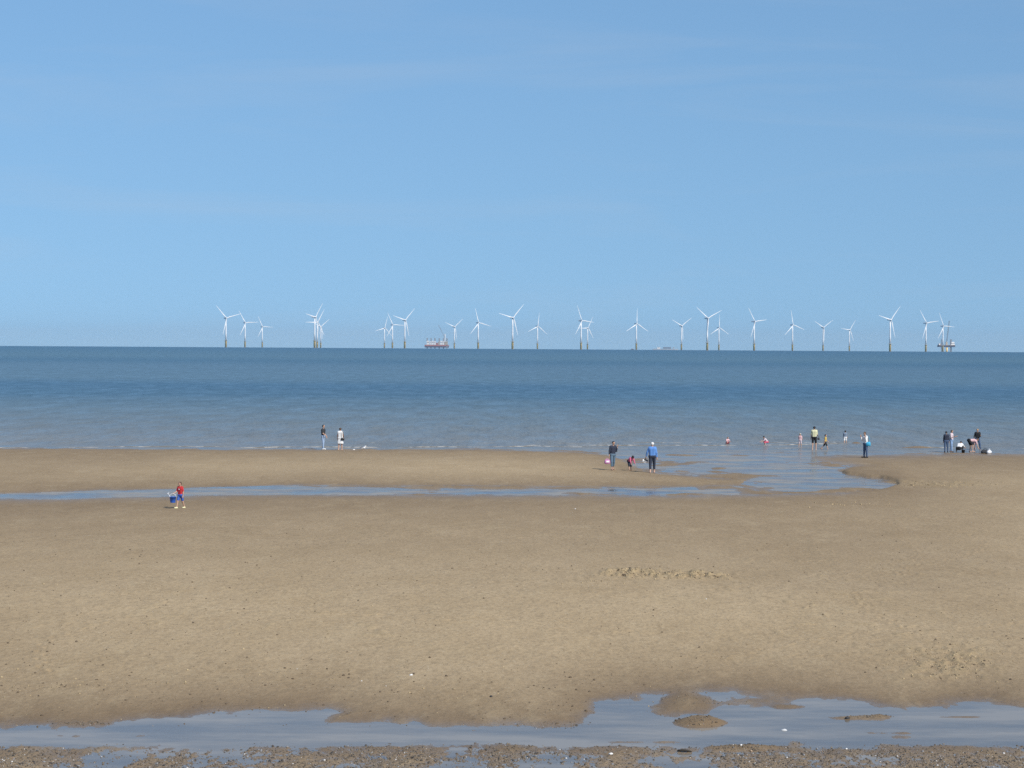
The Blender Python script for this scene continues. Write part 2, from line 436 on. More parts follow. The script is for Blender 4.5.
def water_material(name, sea):
    m = bpy.data.materials.new(name); m.use_nodes = True; nt = m.node_tree; L = nt.links; nt.nodes.clear()
    out = N(nt, 'ShaderNodeOutputMaterial'); geo = N(nt, 'ShaderNodeNewGeometry')
    def noise(scale, detail, vec, rough=.55):
        mp = N(nt, 'ShaderNodeMapping'); mp.inputs['Scale'].default_value = vec
        L.new(geo.outputs['Position'], mp.inputs['Vector'])
        n = N(nt, 'ShaderNodeTexNoise'); n.inputs['Scale'].default_value = scale; n.inputs['Detail'].default_value = detail
        n.inputs['Roughness'].default_value = rough
        L.new(mp.outputs['Vector'], n.inputs['Vector']); return n.outputs['Fac']
    def math_(op, a, bb=None):
        x = N(nt, 'ShaderNodeMath', operation=op)
        for i, v in enumerate((a, bb)):
            if v is None: continue
            if hasattr(v, 'is_linked'): L.new(v, x.inputs[i])
            else: x.inputs[i].default_value = v
        return x.outputs[0]
    def rng_(v, a, c, lo, hi, interp='LINEAR'):
        r = N(nt, 'ShaderNodeMapRange', interpolation_type=interp); L.new(v, r.inputs['Value'])
        for k, q in (('From Min', a), ('From Max', c), ('To Min', lo), ('To Max', hi)): r.inputs[k].default_value = q
        return r.outputs['Result']
    # clear shallow water: tinted see-through below, glossy by Fresnel above
    bp = N(nt, 'ShaderNodeBump'); bp.inputs['Strength'].default_value = 1.0 if sea else .15; bp.inputs['Distance'].default_value = .06 if sea else .015
    rip = noise(.9 if sea else 3.0, 5, (1, .16, 1) if sea else (1, .45, 1), .65)
    L.new(rip, bp.inputs['Height'])
    tr_ = N(nt, 'ShaderNodeBsdfTransparent'); tr_.inputs['Color'].default_value = (.90, .90, .88, 1)
    gl = N(nt, 'ShaderNodeBsdfGlossy'); L.new(rng_(noise(.8 if sea else .5, 6, (.7, .5, 1), .72), .40, .60, .02, .30 if sea else .08), gl.inputs['Roughness']); L.new(bp.outputs['Normal'], gl.inputs['Normal'])
    gl.inputs['Color'].default_value = (.92, .94, .96, 1)
    fr = N(nt, 'ShaderNodeFresnel'); fr.inputs['IOR'].default_value = 1.33; L.new(bp.outputs['Normal'], fr.inputs['Normal'])
    silt = N(nt, 'ShaderNodeBsdfDiffuse'); silt.inputs['Color'].default_value = (.30, .265, .22, 1) if sea else (.275, .245, .205, 1)
    tur = N(nt, 'ShaderNodeMixShader'); mud = rng_(noise(.60, 6, (.42, .60, 1), .68), .38, .60, .25, 1.0) if sea else rng_(noise(.55, 7, (.38, 1.0, 1), .66), .38, .60, .45, 1.0); L.new(mud, tur.inputs[0]); L.new(tr_.outputs[0], tur.inputs[1]); L.new(silt.outputs[0], tur.inputs[2])
    clear = N(nt, 'ShaderNodeMixShader'); L.new(math_('MULTIPLY', fr.outputs[0], rng_(mud, 0, 1, .92 if sea else 1.0, .22 if sea else .60)), clear.inputs[0]); L.new(tur.outputs[0], clear.inputs[1]); L.new(gl.outputs[0], clear.inputs[2])
    if not sea:
        L.new(clear.outputs[0], out.inputs['Surface']); return m
    sep = N(nt, 'ShaderNodeSeparateXYZ'); L.new(geo.outputs['Position'], sep.inputs[0])
    lg = math_('LOGARITHM', math_('MAXIMUM', sep.outputs['Y'], 1.0), 10.0)
    wob = math_('MULTIPLY', math_('SUBTRACT', noise(.006, 5, (.7, 2.2, 1)), .5), .09)
    lgw = math_('ADD', lg, wob)
    ramp = N(nt, 'ShaderNodeValToRGB'); e = ramp.color_ramp
    stops = [(2.26, (.190, .185, .160)), (2.36, (.150, .172, .165)), (2.46, (.105, .150, .165)), (2.53, (.058, .118, .158)), (2.62, (.042, .106, .160)), (2.72, (.085, .150, .185)), (2.90, (.080, .145, .185)), (3.02, (.045, .110, .155)), (3.15, (.070, .140, .175)), (3.6, (.034, .105, .160)), (4.0, (.036, .108, .165))]
    lo, hi = 2.2, 4.2
    while len(e.elements) < len(stops): e.elements.new(.5)
    for el, (p, cc) in zip(e.elements, stops): el.position = (p - lo) / (hi - lo)
    for el, (p, cc) in zip(e.elements, stops): el.color = (*cc, 1)
    L.new(rng_(lgw, lo, hi, 0, 1), ramp.inputs[0])
    # wind streaks in the body colour
    st = noise(.05, 6, (.35, 1.0, 1), .65)
    mx = N(nt, 'ShaderNodeMix', data_type='RGBA', blend_type='MULTIPLY'); mx.inputs['Factor'].default_value = 1
    grey = N(nt, 'ShaderNodeCombineColor'); g = rng_(st, .3, .7, .90, 1.10)
    for k in range(3): L.new(g, grey.inputs[k])
    L.new(ramp.outputs[0], mx.inputs['A']); L.new(grey.outputs[0], mx.inputs['B'])
    pr = N(nt, 'ShaderNodeBsdfPrincipled'); pr.inputs['IOR'].default_value = 1.33; pr.inputs['Roughness'].default_value = .28
    L.new(mx.outputs['Result'], pr.inputs['Base Color'])
    L.new(rng_(noise(.32, 4, (1, .2, 1), .8), .34, .66, .25, .43), pr.inputs['Roughness'])
    b2 = N(nt, 'ShaderNodeBump'); b2.inputs['Strength'].default_value = 1.0; b2.inputs['Distance'].default_value = .75
    wv = noise(.5, 5, (1, .3, 1), .65)
    L.new(wv, b2.inputs['Height']); L.new(b2.outputs['Normal'], pr.inputs['Normal'])
    edge = math_('ADD', sep.outputs['Y'], math_('MULTIPLY', math_('SUBTRACT', noise(.08, 4, (1, .5, 1)), .5), 22))
    op = rng_(edge, 158, 184, 0, 1, 'SMOOTHSTEP')
    fin = N(nt, 'ShaderNodeMixShader'); L.new(op, fin.inputs[0]); L.new(clear.outputs[0], fin.inputs[1]); L.new(pr.outputs[0], fin.inputs[2])
    L.new(fin.outputs[0], out.inputs['Surface'])
    return m
SEA = water_material('sea_water', True)
POOLW = water_material('pool_water', False)
water_sheet('sea', 106, 24000, 240, 80, 2.6, SEA)
water_sheet('tide_pool', 14, 56, 20, 20, 2.6, POOLW)

def foam_material():
    m = bpy.data.materials.new('foam'); m.use_nodes = True; nt = m.node_tree; L = nt.links; b = nt.nodes['Principled BSDF']
    geo = N(nt, 'ShaderNodeNewGeometry'); n = N(nt, 'ShaderNodeTexNoise'); n.inputs['Scale'].default_value = 1.6; n.inputs['Detail'].default_value = 6
    mp = N(nt, 'ShaderNodeMapping'); mp.inputs['Scale'].default_value = (1, .4, 1)
    L.new(geo.outputs['Position'], mp.inputs[0]); L.new(mp.outputs[0], n.inputs['Vector'])
    r = N(nt, 'ShaderNodeValToRGB'); r.color_ramp.elements[0].position = .46; r.color_ramp.elements[0].color = (.20, .17, .12, 1)
    r.color_ramp.elements[1].position = .60; r.color_ramp.elements[1].color = (.48, .44, .37, 1)
    L.new(n.outputs['Fac'], r.inputs[0]); L.new(r.outputs[0], b.inputs['Base Color']); b.inputs['Roughness'].default_value = .7
    return m
FOAM = foam_material()
def wavelet(path, hgt, dep, seed, gap=.15, brown=False):
    """a low breaking wave along a shore path of (px, py)"""
    pts = []
    for i in range(len(path) - 1):
        n = max(2, int(abs(path[i + 1][0] - path[i][0]) / 1.6))
        for k in range(n):
            t = k / n; pts.append((path[i][0] + (path[i + 1][0] - path[i][0]) * t, path[i][1] + (path[i + 1][1] - path[i][1]) * t))
    n = len(pts); xs = np.arange(n)
    am = np.clip(fbm(xs * .05, xs * 0, seed, 4) * .9 + .5 - gap, 0, 1) * np.clip(np.minimum(xs, n - 1 - xs) / 8, 0, 1)
    off = fbm(xs * .03, xs * 0 + 5, seed + 9, 3) * 1.2
    prof = [(-1.0, -.03), (-.45, .35), (-.15, .9), (.1, 1.0), (.4, .6), (1.0, -.03)]
    v = []; K = len(prof)
    for i, (px, py) in enumerate(pts):
        p = at(px, py, 0)
        for a, z in prof: v.append((p.x, p.y + off[i] + a * dep, -.012 + z * hgt * am[i] - (p.y ** 2) / (2 * EARTH)))
    ii = np.arange(n * K).reshape(n, K)
    q = np.stack([ii[:-1, :-1], ii[1:, :-1], ii[1:, 1:], ii[:-1, 1:]], -1).reshape(-1, 4)
    tag(link('breaking_wave', mesh_np('breaking_wave', v, q), FOAM), kind='structure')
wavelet([(104, 446.6), (200, 446.9), (330, 447.3), (420, 447.4), (530, 446.6), (600, 446.2)], .065, .7, 3, .12)
wavelet([(-160, 447.2), (0, 447.6), (104, 447.2)], .08, .7, 13, .25)
wavelet([(520, 445.0), (640, 445.6), (720, 445.4), (790, 444.6), (850, 443.6)], .075, .7, 23, .15)
wavelet([(560, 447.8), (640, 448.4), (720, 448.2), (800, 447.6)], .06, .6, 33, .25)
wavelet([(870, 447), (930, 447.6), (1100, 449)], .07, .6, 43, .25)
wavelet([(360, 442.6), (520, 442.8), (700, 442.6), (860, 442.0)], .05, .9, 63, .40)

# ------------------------------------------------------------------ offshore wind farm
PX_HORIZ = lambda D: -(D * D) / (2 * EARTH)
TW = mat('turbine_white', (.78, .79, .79), .45, .03, .3)
TY = mat('transition_yellow', (.84, .60, .26), .6, .10, .4)
TG = mat('marine_grey', (.32, .34, .35), .6, .1, .4)
TDK = mat('splash_zone_dark', (.10, .10, .09), .8, .2, .4)
HUB = 83.5
def turbine_proto():
    r = empty('wind_turbine', (0, 0, 0))
    MB().lathe([(2.6, -8), (2.6, 2.5)], 20).build('monopile', TDK, r, smooth=True)
    MB().lathe([(2.75, 2.3), (2.75, 19.0), (2.95, 19.2), (2.95, 19.8)], 20).build('transition_piece', TY, r, smooth=True)
    pf = MB().lathe([(2.5, 19.6), (5.0, 19.8), (5.0, 20.15), (2.5, 20.2)], 16).build('platform', TG, r)
    rail = MB()
    for k in range(12):
        w = 2 * math.pi * k / 12; rail.tube([(4.85 * math.cos(w), 4.85 * math.sin(w), 20.1), (4.85 * math.cos(w), 4.85 * math.sin(w), 21.3)], .06, 5)
    ring = [(4.85 * math.cos(2 * math.pi * k / 24), 4.85 * math.sin(2 * math.pi * k / 24), 21.3) for k in range(25)]
    rail.tube(ring, .07, 5); rail.build('railing', TY, pf)
    lad = MB()
    for sx in (-.45, .45): lad.tube([(sx, -3.2, -2), (sx, -3.2, 19.6)], .12, 5)
    for k in range(20): lad.tube([(-.45, -3.2, -1 + k), (.45, -3.2, -1 + k)], .05, 4)
    lad.build('boat_landing', TY, r)
    MB().lathe([(2.15, 20.1), (2.05, 40), (1.8, 60), (1.5, 81.6)], 24).build('tower', TW, r, smooth=True)
    nc = MB(); nc.box((0, 3.8, HUB + .3), (3.9, 12.5, 4.0), .7); nc.build('nacelle', TW, r)
    hub = MB().lathe([(1.6, 0), (1.75, 1.0), (1.5, 2.2), (.9, 3.0), (.1, 3.3)], 16).build('hub', TW, r, loc=(0, -2.4, HUB), smooth=True)
    # hub lathe axis is z: turn it to face -Y inside the mesh
    for v in hub.data.vertices: v.co = Vector((v.co.x, -v.co.z, v.co.y))
    hub.data.flip_normals()
    # a blade: lofted section along +Z, chord in the rotor plane, twisted towards the root
    secs = [(0.8, 1.1, 1.1, 0), (3, 1.1, 1.1, 0), (7, 1.4, .75, 20), (11.5, 1.8, .48, 14), (19, 1.35, .34, 9), (28, 1.0, .25, 5), (37, .72, .17, 2.5), (44, .55, .11, 1), (48, .38, .07, 0), (49.5, .12, .03, 0)]
    v = []; K = 10
    for z, c, t, tw in secs:
        ca, sa = math.cos(math.radians(tw)), math.sin(math.radians(tw)); sweep = -.02 * z * (z / 53.5)
        for k in range(K):
            w = 2 * math.pi * k / K; x = c * math.cos(w) - (c * .35 if t < 1 else 0); y = t * math.sin(w)
            v.append((x * ca - y * sa, x * sa + y * ca - 1.2 + sweep * .6, z))
    f = [tuple(range(K))[::-1], tuple(range(len(v) - K, len(v)))]
    for i in range(len(secs) - 1):
        for k in range(K):
            j = (k + 1) % K; f.append((i * K + k, i * K + j, (i + 1) * K + j, (i + 1) * K + k))
    bm = MB().add(v, f).mesh('blade', True); bm.materials.append(TW)
    for k in range(3):
        link('blade', bm, None, hub, rot=(0, math.radians(120 * k), 0))
    return r

# column of the base, tower height in the photograph (px), blade angle, yaw, label
TURB = [
 (225.9, 29.4, -45, 38, 'white turbine at the very end of the row, one blade leaning over towards open sea'),
 (245.0, 24.6, -33, 35, 'white turbine second from the open end, between the end turbine and a smaller one'),
 (262.2, 20.6, -29, 40, 'small white turbine third from the open end of the row, with a level blade'),
 (314.6, 31.0, 40, 60, 'tallest tower of the tight three-turbine cluster, nacelle seen side on'),
 (317.2, 25.6, 30, 38, 'middle-height turbine of the tight cluster whose three towers nearly touch'),
 (320.7, 21.2, 52, 38, 'shortest turbine of the tight cluster whose three towers nearly touch'),
 (384.4, 20.2, 15, 34, 'smallest of three turbines standing close together near the six-legged ship, blade tilted from upright'),
 (392.4, 23.4, -28, 34, 'middle turbine of the three standing close together near the six-legged ship'),
 (404.7, 28.4, 45, 42, 'tallest of three turbines close together, next to the six-legged jack-up ship'),
 (454.3, 21.8, 50, 36, 'white turbine beside the crane end of the jack-up ship, blades in a Y'),
 (478.1, 26.0, -17, 34, 'white turbine between the Y-shaped one by the ship and the largest turbine'),
 (512.5, 31.6, 43, 36, 'largest white turbine in the row, two blades raised and one down by the tower'),
 (537.4, 22.9, 6, 34, 'small turbine beside the largest one, with a blade almost straight up'),
 (581.0, 28.8, -25, 44, 'taller of a close pair of turbines whose blades overlap'),
 (587.5, 21.5, 28, 36, 'shorter of a close pair of turbines whose blades overlap'),
 (636.3, 26.0, 0, 30, 'turbine with a small dark work boat at its yellow base, blade straight up'),
 (681.4, 24.2, 55, 34, 'Y-shaped turbine standing at the end of the low grey ship'),
 (707.2, 32.3, -55, 36, 'tall turbine with two wide raised blades, next to a smaller upright one'),
 (718.8, 22.4, 0, 30, 'small turbine with a blade straight up beside a much taller neighbour'),
 (754.1, 29.0, -37, 42, 'lone turbine with one blade level, first past the tall and small pair'),
 (792.4, 25.8, -12, 34, 'turbine with a blade just off upright, second past the tall and small pair'),
 (823.0, 23.4, 57, 34, 'Y-shaped turbine between the near-upright one and the smallest of this stretch'),
 (849.3, 21.2, 37, 36, 'smallest lone turbine, between a Y-shaped one and the tall dull one'),
 (890.0, 31.9, 43, 38, 'tall duller turbine standing alone with one long blade nearly level'),
 (925.8, 28.6, -38, 36, 'turbine next to the one at the jack-up barge, one blade nearly level'),
 (942.8, 25.6, -27, 36, 'turbine standing right in front of the jack-up barge with tall crane'),
]
tp = turbine_proto(); first = True
TD = []
for px, hp_, ph, yaw, lab in TURB:
    D = HUB * F / hp_; TD.append(D)
    t = tp if first else copy_tree(tp); first = False
    p = at_dist(px, D, 0); t.location = (p.x, p.y, PX_HORIZ(math.hypot(p.x, p.y)))
    t.rotation_euler = (0, 0, math.radians(yaw))
    for ch in t.children:
        if ch.name.split('.')[0] == 'hub': ch.rotation_euler = (0, math.radians(ph), 0)
    tag(t, lab, 'wind turbine', 'offshore wind turbines')

HW = mat('ship_white', (.72, .70, .68), .5, .08, .2)
HR = mat('ship_red', (.40, .17, .16), .6, .1, .2)
HN = mat('ship_navy', (.07, .09, .14), .6, .1, .2)
HG = mat('ship_steel', (.22, .23, .25), .6, .15, .2)
HT = mat('ship_tan', (.45, .38, .30), .6, .1, .2)
def lattice(mb, a, b, w, n, r):
    a, b = Vector(a), Vector(b); t = (b - a).normalized()
    ux = t.cross(Vector((0, 1, .01))).normalized(); uy = t.cross(ux)
    cs = [ux * w + uy * w, ux * -w + uy * w, ux * -w - uy * w, ux * w - uy * w]
    for c in cs: mb.tube([a + c, b + c], r, 5)
    for i in range(n):
        p, q = a + (b - a) * (i / n), a + (b - a) * ((i + 1) / n)
        for k in range(4):
            mb.tube([p + cs[k], q + cs[(k + 1) % 4]], r * .6, 4)
# jack-up installation ship
D = 11800.0; k = D / F
p = at_dist(436.8, D, 0); ship = empty('jack_up_ship', (p.x, p.y, PX_HORIZ(D)))
tag(ship, 'red and navy jack-up ship with six legs raised on the horizon', 'ship')
def hull_mesh(L, B, z0, z1, bow, name):
    half = [(-L / 2, B / 2), (L / 2 - bow, B / 2), (L / 2 - bow * .3, B * .3), (L / 2, 0)]
    pl = half + [(x, -y) for x, y in half[::-1] if y]; n = len(pl)
    v = [(x, y, z0) for x, y in pl] + [(x * 1.01, y * 1.02, z1) for x, y in pl]
    f = [tuple(range(n)), tuple(range(n, 2 * n))[::-1]] + [(i, i + n, (i + 1) % n + n, (i + 1) % n) for i in range(n)]
    return MB().add(v, f)
hl = hull_mesh(118, 36, 4.5, 12.5, 16, 'hull').build('hull', HN, ship)
hull_mesh(118.5, 36.4, 12.5, 18.5, 16, 'hull_band').build('hull_band', HR, hl)
for i, x in enumerate((-47, -28, -9, 12, 33, 50)):
    lg = MB(); y = -13 if i % 2 else -12
    lg.box((x, y, 22), (5.2, 5.2, 60), .5); lg.build('leg', HG, ship)
for x, w, h_, mt in ((-43, 13, 19, HW), (-29, 9, 16, HW), (-19.5, 8, 19, HW), (-9, 10, 17, HW), (1.5, 9, 10, HR), (11, 8, 15, HT), (23, 11, 19, HW), (33.5, 8, 16, HW), (47, 14, 16, HT)):
    cb = MB(); cb.box((x, -9, 18.5 + h_ / 2), (w, 20, h_), .5); c_ = cb.build('deck_block', mt, ship)
    wb = MB()
    for q in range(3): wb.box((x - w * .28 + q * w * .28, -19.05, 18.5 + h_ * .62), (w * .16, .3, h_ * .22))
    wb.build('window_row', HN, c_)
cr_ = MB().lathe([(2.6, 16), (2.4, 62), (2.9, 62.5), (2.7, 70), (1.2, 72)], 12, (40, -6, 0)).build('crane_tower', HW, ship)
bo = MB(); lattice(bo, (38.5, -7, 54), (7, -7, 118), 1.1, 14, .28); bo.build('crane_boom', HG, cr_)
# jack-up barge by the last turbine
D = 8500.0; k = D / F
p = at_dist(946.2, D, 0); bg_ = empty('jack_up_barge', (p.x, p.y, PX_HORIZ(D)))
tag(bg_, 'jack-up barge on four legs with a tall crane boom behind a turbine', 'barge')
dk = MB(); dk.box((0, 0, 19.5), (58, 30, 6.0), .8); dk.build('deck', HN, bg_)
dk = MB(); dk.box((0, 0, 23), (58.4, 30.3, 1.0), .2); dk.build('deck_edge', HT, bg_)
for x, y in ((-19, -12), (-11, 11), (12.5, -12), (20, 11)):
    MB().tube([(x, y, -8), (x, y, 44)], 1.35, 10).build('leg', HG, bg_)
ac = MB(); ac.box((21.5, -3, 29), (13, 18, 11), .6, .82); ac_ = ac.build('accommodation_block', HW, bg_)
ac = MB()
for q in range(3): ac.box((17.5 + q * 4, -12.1, 29.5), (2.2, .5, 1.6))
ac.build('window_row', HN, ac_)
ac = MB(); ac.box((-23, -2, 26), (10, 16, 5), .5); ac.build('workshop', HW, bg_)
ac = MB(); ac.box((0.5, -3, 29), (6, 8, 12), .5); cc_ = ac.build('crane_cab', HT, bg_)
ac = MB(); lattice(ac, (0.5, -4, 33), (9.5, -4, 110), 1.2, 18, .34); ac.build('crane_boom', HG, cc_)
# monopile under the barge's bow opening
ac = MB().lathe([(3.2, -8), (3.2, 16)], 14, (0.5, -10, 0)).build('guide_pile', TY, bg_, smooth=True)
# low grey ship
D = 9300.0; k = D / F
p = at_dist(665.5, D, 0); cs = empty('cargo_ship', (p.x, p.y, PX_HORIZ(D)))
tag(cs, 'low hazy grey ship beside the base of a Y-shaped turbine', 'ship')
GB = mat('ship_haze_grey', (.33, .38, .43), .6, .06, .2); GD = mat('ship_haze_blue', (.16, .21, .27), .6, .06, .2)  # both greys have the tint of distance haze mixed into the base colour
h2 = hull_mesh(98, 16, -1.5, 4.2, 14, 'hull').build('hull', GB, cs)
ac = MB(); ac.box((-27, 0, 7), (12, 10, 6), .5); sup = ac.build('superstructure', HW, cs)
ac = MB(); ac.box((-27, -5.1, 8.4), (9, .3, 1.0)); ac.build('window_row', HN, sup)
ac = MB(); ac.box((6, 0, 8), (30, 9, 6), .5); ac.build('hold_cover', GD, cs)
ac = MB(); ac.tube([(-24, 0, 9), (-24, 0, 16)], .4, 6); ac.build('mast', GB, cs)
ac = MB(); ac.box((32, 0, 7), (5, 6, 8), .5); ac.build('deck_crane', GB, cs)
# work boat at a turbine's foot
D = TD[15] - 14
p = at_dist(632.6, D, 0); wb_ = empty('work_boat', (p.x, p.y, PX_HORIZ(D)))
tag(wb_, 'small dark work boat at the foot of an upright-bladed turbine', 'boat')
hull_mesh(11, 4.4, -.5, 1.9, 3, 'hull').build('hull', HN, wb_)
ac = MB(); ac.box((-1.2, 0, 3.0), (4, 3, 2.2), .25, .85); cab = ac.build('wheelhouse', HG, wb_)
ac = MB(); ac.box((-1.2, -1.48, 3.3), (2.6, .1, .7)); ac.build('window_row', GB, cab)
ac = MB(); ac.tube([(-1.6, 0, 4), (-1.6, 0, 7)], .1, 6); ac.build('mast', HG, wb_)

# ------------------------------------------------------------------ people: smooth implicit bodies turned into one surface
def surface_net(val, org, h):
    s = val < 0
    nx, ny, nz = val.shape
    cnt = np.zeros((nx - 1, ny - 1, nz - 1), np.int8)
    for dx in (0, 1):
        for dy in (0, 1):
            for dz in (0, 1): cnt += s[dx:nx - 1 + dx, dy:ny - 1 + dy, dz:nz - 1 + dz]
    act = (cnt > 0) & (cnt < 8)
    ci = np.argwhere(act)
    if len(ci) == 0: return None
    acc = np.zeros((len(ci), 3)); num = np.zeros(len(ci))
    cor = [(0, 0, 0), (1, 0, 0), (0, 1, 0), (1, 1, 0), (0, 0, 1), (1, 0, 1), (0, 1, 1), (1, 1, 1)]
    cv = [val[ci[:, 0] + c[0], ci[:, 1] + c[1], ci[:, 2] + c[2]] for c in cor]
    for a in range(8):
        for b in range(a + 1, 8):
            d = [abs(cor[a][i] - cor[b][i]) for i in range(3)]
            if sum(d) != 1: continue
            va, vb = cv[a], cv[b]; m = (va < 0) != (vb < 0)
            t = np.where(m, va / np.where(m, va - vb, 1), 0)
            ps = np.array(cor[a])[None] + t[:, None] * (np.array(cor[b]) - np.array(cor[a]))[None]
            acc += ps * m[:, None]; num += m
    P = (ci + acc / num[:, None]) * h + np.array(org)
    ids = np.full(act.shape, -1, np.int64); ids[act] = np.arange(len(ci))
    Q = []
    for ax in range(3):
        o1, o2 = (ax + 1) % 3, (ax + 2) % 3
        lo = [slice(None)] * 3; hi = [slice(None)] * 3
        lo[ax] = slice(0, -1); hi[ax] = slice(1, None)
        ch = np.argwhere(s[tuple(lo)] != s[tuple(hi)])
        ch = ch[(ch[:, o1] > 0) & (ch[:, o2] > 0) & (ch[:, o1] < act.shape[o1]) & (ch[:, o2] < act.shape[o2])]
        if len(ch) == 0: continue
        e1 = np.zeros(3, int); e1[o1] = 1; e2 = np.zeros(3, int); e2[o2] = 1
        g = lambda q: ids[q[:, 0], q[:, 1], q[:, 2]]
        quad = np.stack([g(ch - e1 - e2), g(ch - e2), g(ch), g(ch - e1)], 1)
        flip = ~s[ch[:, 0], ch[:, 1], ch[:, 2]]
        quad[flip] = quad[flip][:, ::-1]
        Q.append(quad)
    return P, np.concatenate(Q)

def sdf_mesh(name, prims, h=.02, k=.018, cut=None):
    """prims: (a, b, ra, rb) tapered capsules or ('e', centre, radii); smooth union"""
    lo = np.full(3, 1e9); hi = -lo
    for p in prims:
        if p[0] == 'e': lo = np.minimum(lo, np.array(p[1]) - max(p[2])); hi = np.maximum(hi, np.array(p[1]) + max(p[2]))
        else:
            for q, r in ((p[0], p[2]), (p[1], p[3])): lo = np.minimum(lo, np.array(q) - r); hi = np.maximum(hi, np.array(q) + r)
    lo -= 2.5 * h; hi += 2.5 * h
    ax = [np.arange(lo[i], hi[i] + h, h) for i in range(3)]
    G = np.stack(np.meshgrid(*ax, indexing='ij'), -1)
    D = None
    for p in prims:
        if p[0] == 'e':
            r = np.array(p[2]); q = (G - np.array(p[1])) / r; l = np.linalg.norm(q, axis=-1); d = (l - 1) * r.min()
        else:
            a, b = np.array(p[0], float), np.array(p[1], float); ab = b - a
            t = np.clip(((G - a) @ ab) / (ab @ ab + 1e-9), 0, 1)
            d = np.linalg.norm(G - a - t[..., None] * ab, axis=-1) - (p[2] + (p[3] - p[2]) * t)
        if D is None: D = d
        else:
            w = np.clip(.5 + .5 * (D - d) / k, 0, 1); D = D * (1 - w) + d * w - k * w * (1 - w)
    if cut is not None: D = np.maximum(D, cut(G))
    r = surface_net(D, lo, h)
    if r is None: return None
    return mesh_np(name, r[0], r[1])

SKIN = mat('skin', (.50, .31, .22), .6, .08, 12)
def cloth(name, col, var=.10, scale=9): return mat('cloth_' + name, col, .9, var, scale)
EYE = mat('eye_dark', (.02, .015, .01), .3); LIP = mat('lip', (.38, .14, .12), .6)

def fk(ht, lean=0, legs=((0, 3, 0), (0, 3, 0)), arms=((0, 8, 10), (0, 8, 10)), head=(0, 0), child=False):
    """joints of a figure facing -Y; angles in degrees: (flex forward, spread, joint bend)"""
    R = math.radians; J = {}
    hf = 1.22 if child else 1.0
    lg = .228 if child else .245
    def dv(a, b, s): return Vector((s * math.sin(R(b)), -math.sin(R(a)) * math.cos(R(b)), -math.cos(R(a)) * math.cos(R(b))))
    t = Vector((0, -math.sin(R(lean)), math.cos(R(lean)))); fw = Vector((0, -math.cos(R(lean)), -math.sin(R(lean))))
    pel = Vector((0, 0, 0)); J['pel'] = pel; J['t'] = t; J['fw'] = fw
    J['chest'] = pel + t * .235 * ht; J['neck'] = pel + t * .30 * ht
    hl = lean * .6 + head[0]
    ht_ = Vector((math.sin(R(head[1])) * .4, -math.sin(R(hl)), math.cos(R(hl)))).normalized()
    J['hd'] = J['neck'] + ht_ * .098 * ht * (1.08 if child else 1); J['ht'] = ht_
    hy = R(head[1])
    J['hf'] = Vector((math.sin(hy), -math.cos(hy) * math.cos(R(hl)), -math.sin(R(hl)))).normalized()
    J['hr'] = .052 * ht * hf
    for i, s in enumerate((-1, 1)):
        hip = pel + Vector((s * .05 * ht, 0, -.01 * ht)); f, ab, kn = legs[i]
        knee = hip + dv(f, ab, s) * lg * ht; ank = knee + dv(f - kn, ab * .4, s) * lg * .97 * ht
        tf = f - kn; tf = 0 if abs(tf) < 25 else tf * .45
        toe = ank + Vector((s * .012 * ht, -.10 * ht * math.cos(R(tf)), -.028 * ht + .10 * ht * math.sin(R(tf))))
        heel = ank + Vector((0, .025 * ht * math.cos(R(tf)), -.028 * ht))
        J['leg%d' % i] = (hip, knee, ank, toe, heel)
        sh = J['neck'] + Vector((s * .098 * ht, 0, 0)) - t * .02 * ht; f, ab, el = arms[i]
        e = sh + dv(f, ab, s) * .165 * ht; w = e + dv(f + el, ab * .5, s) * .145 * ht
        hn = w + dv(f + el + 8, ab * .5, s) * .055 * ht
        J['arm%d' % i] = (sh, e, w, hn)
    low = min(min(J['leg%d' % i][j].z for j in (1, 3, 4)) - (.022 * ht) for i in (0, 1))
    low = min(low, pel.z - .075 * ht)
    for k_, v in list(J.items()):
        if k_ in ('t', 'fw', 'ht', 'hf', 'hr'): continue
        if isinstance(v, tuple): J[k_] = tuple(q - Vector((0, 0, low)) for q in v)
        else: J[k_] = v - Vector((0, 0, low))
    J['h'] = ht; return J

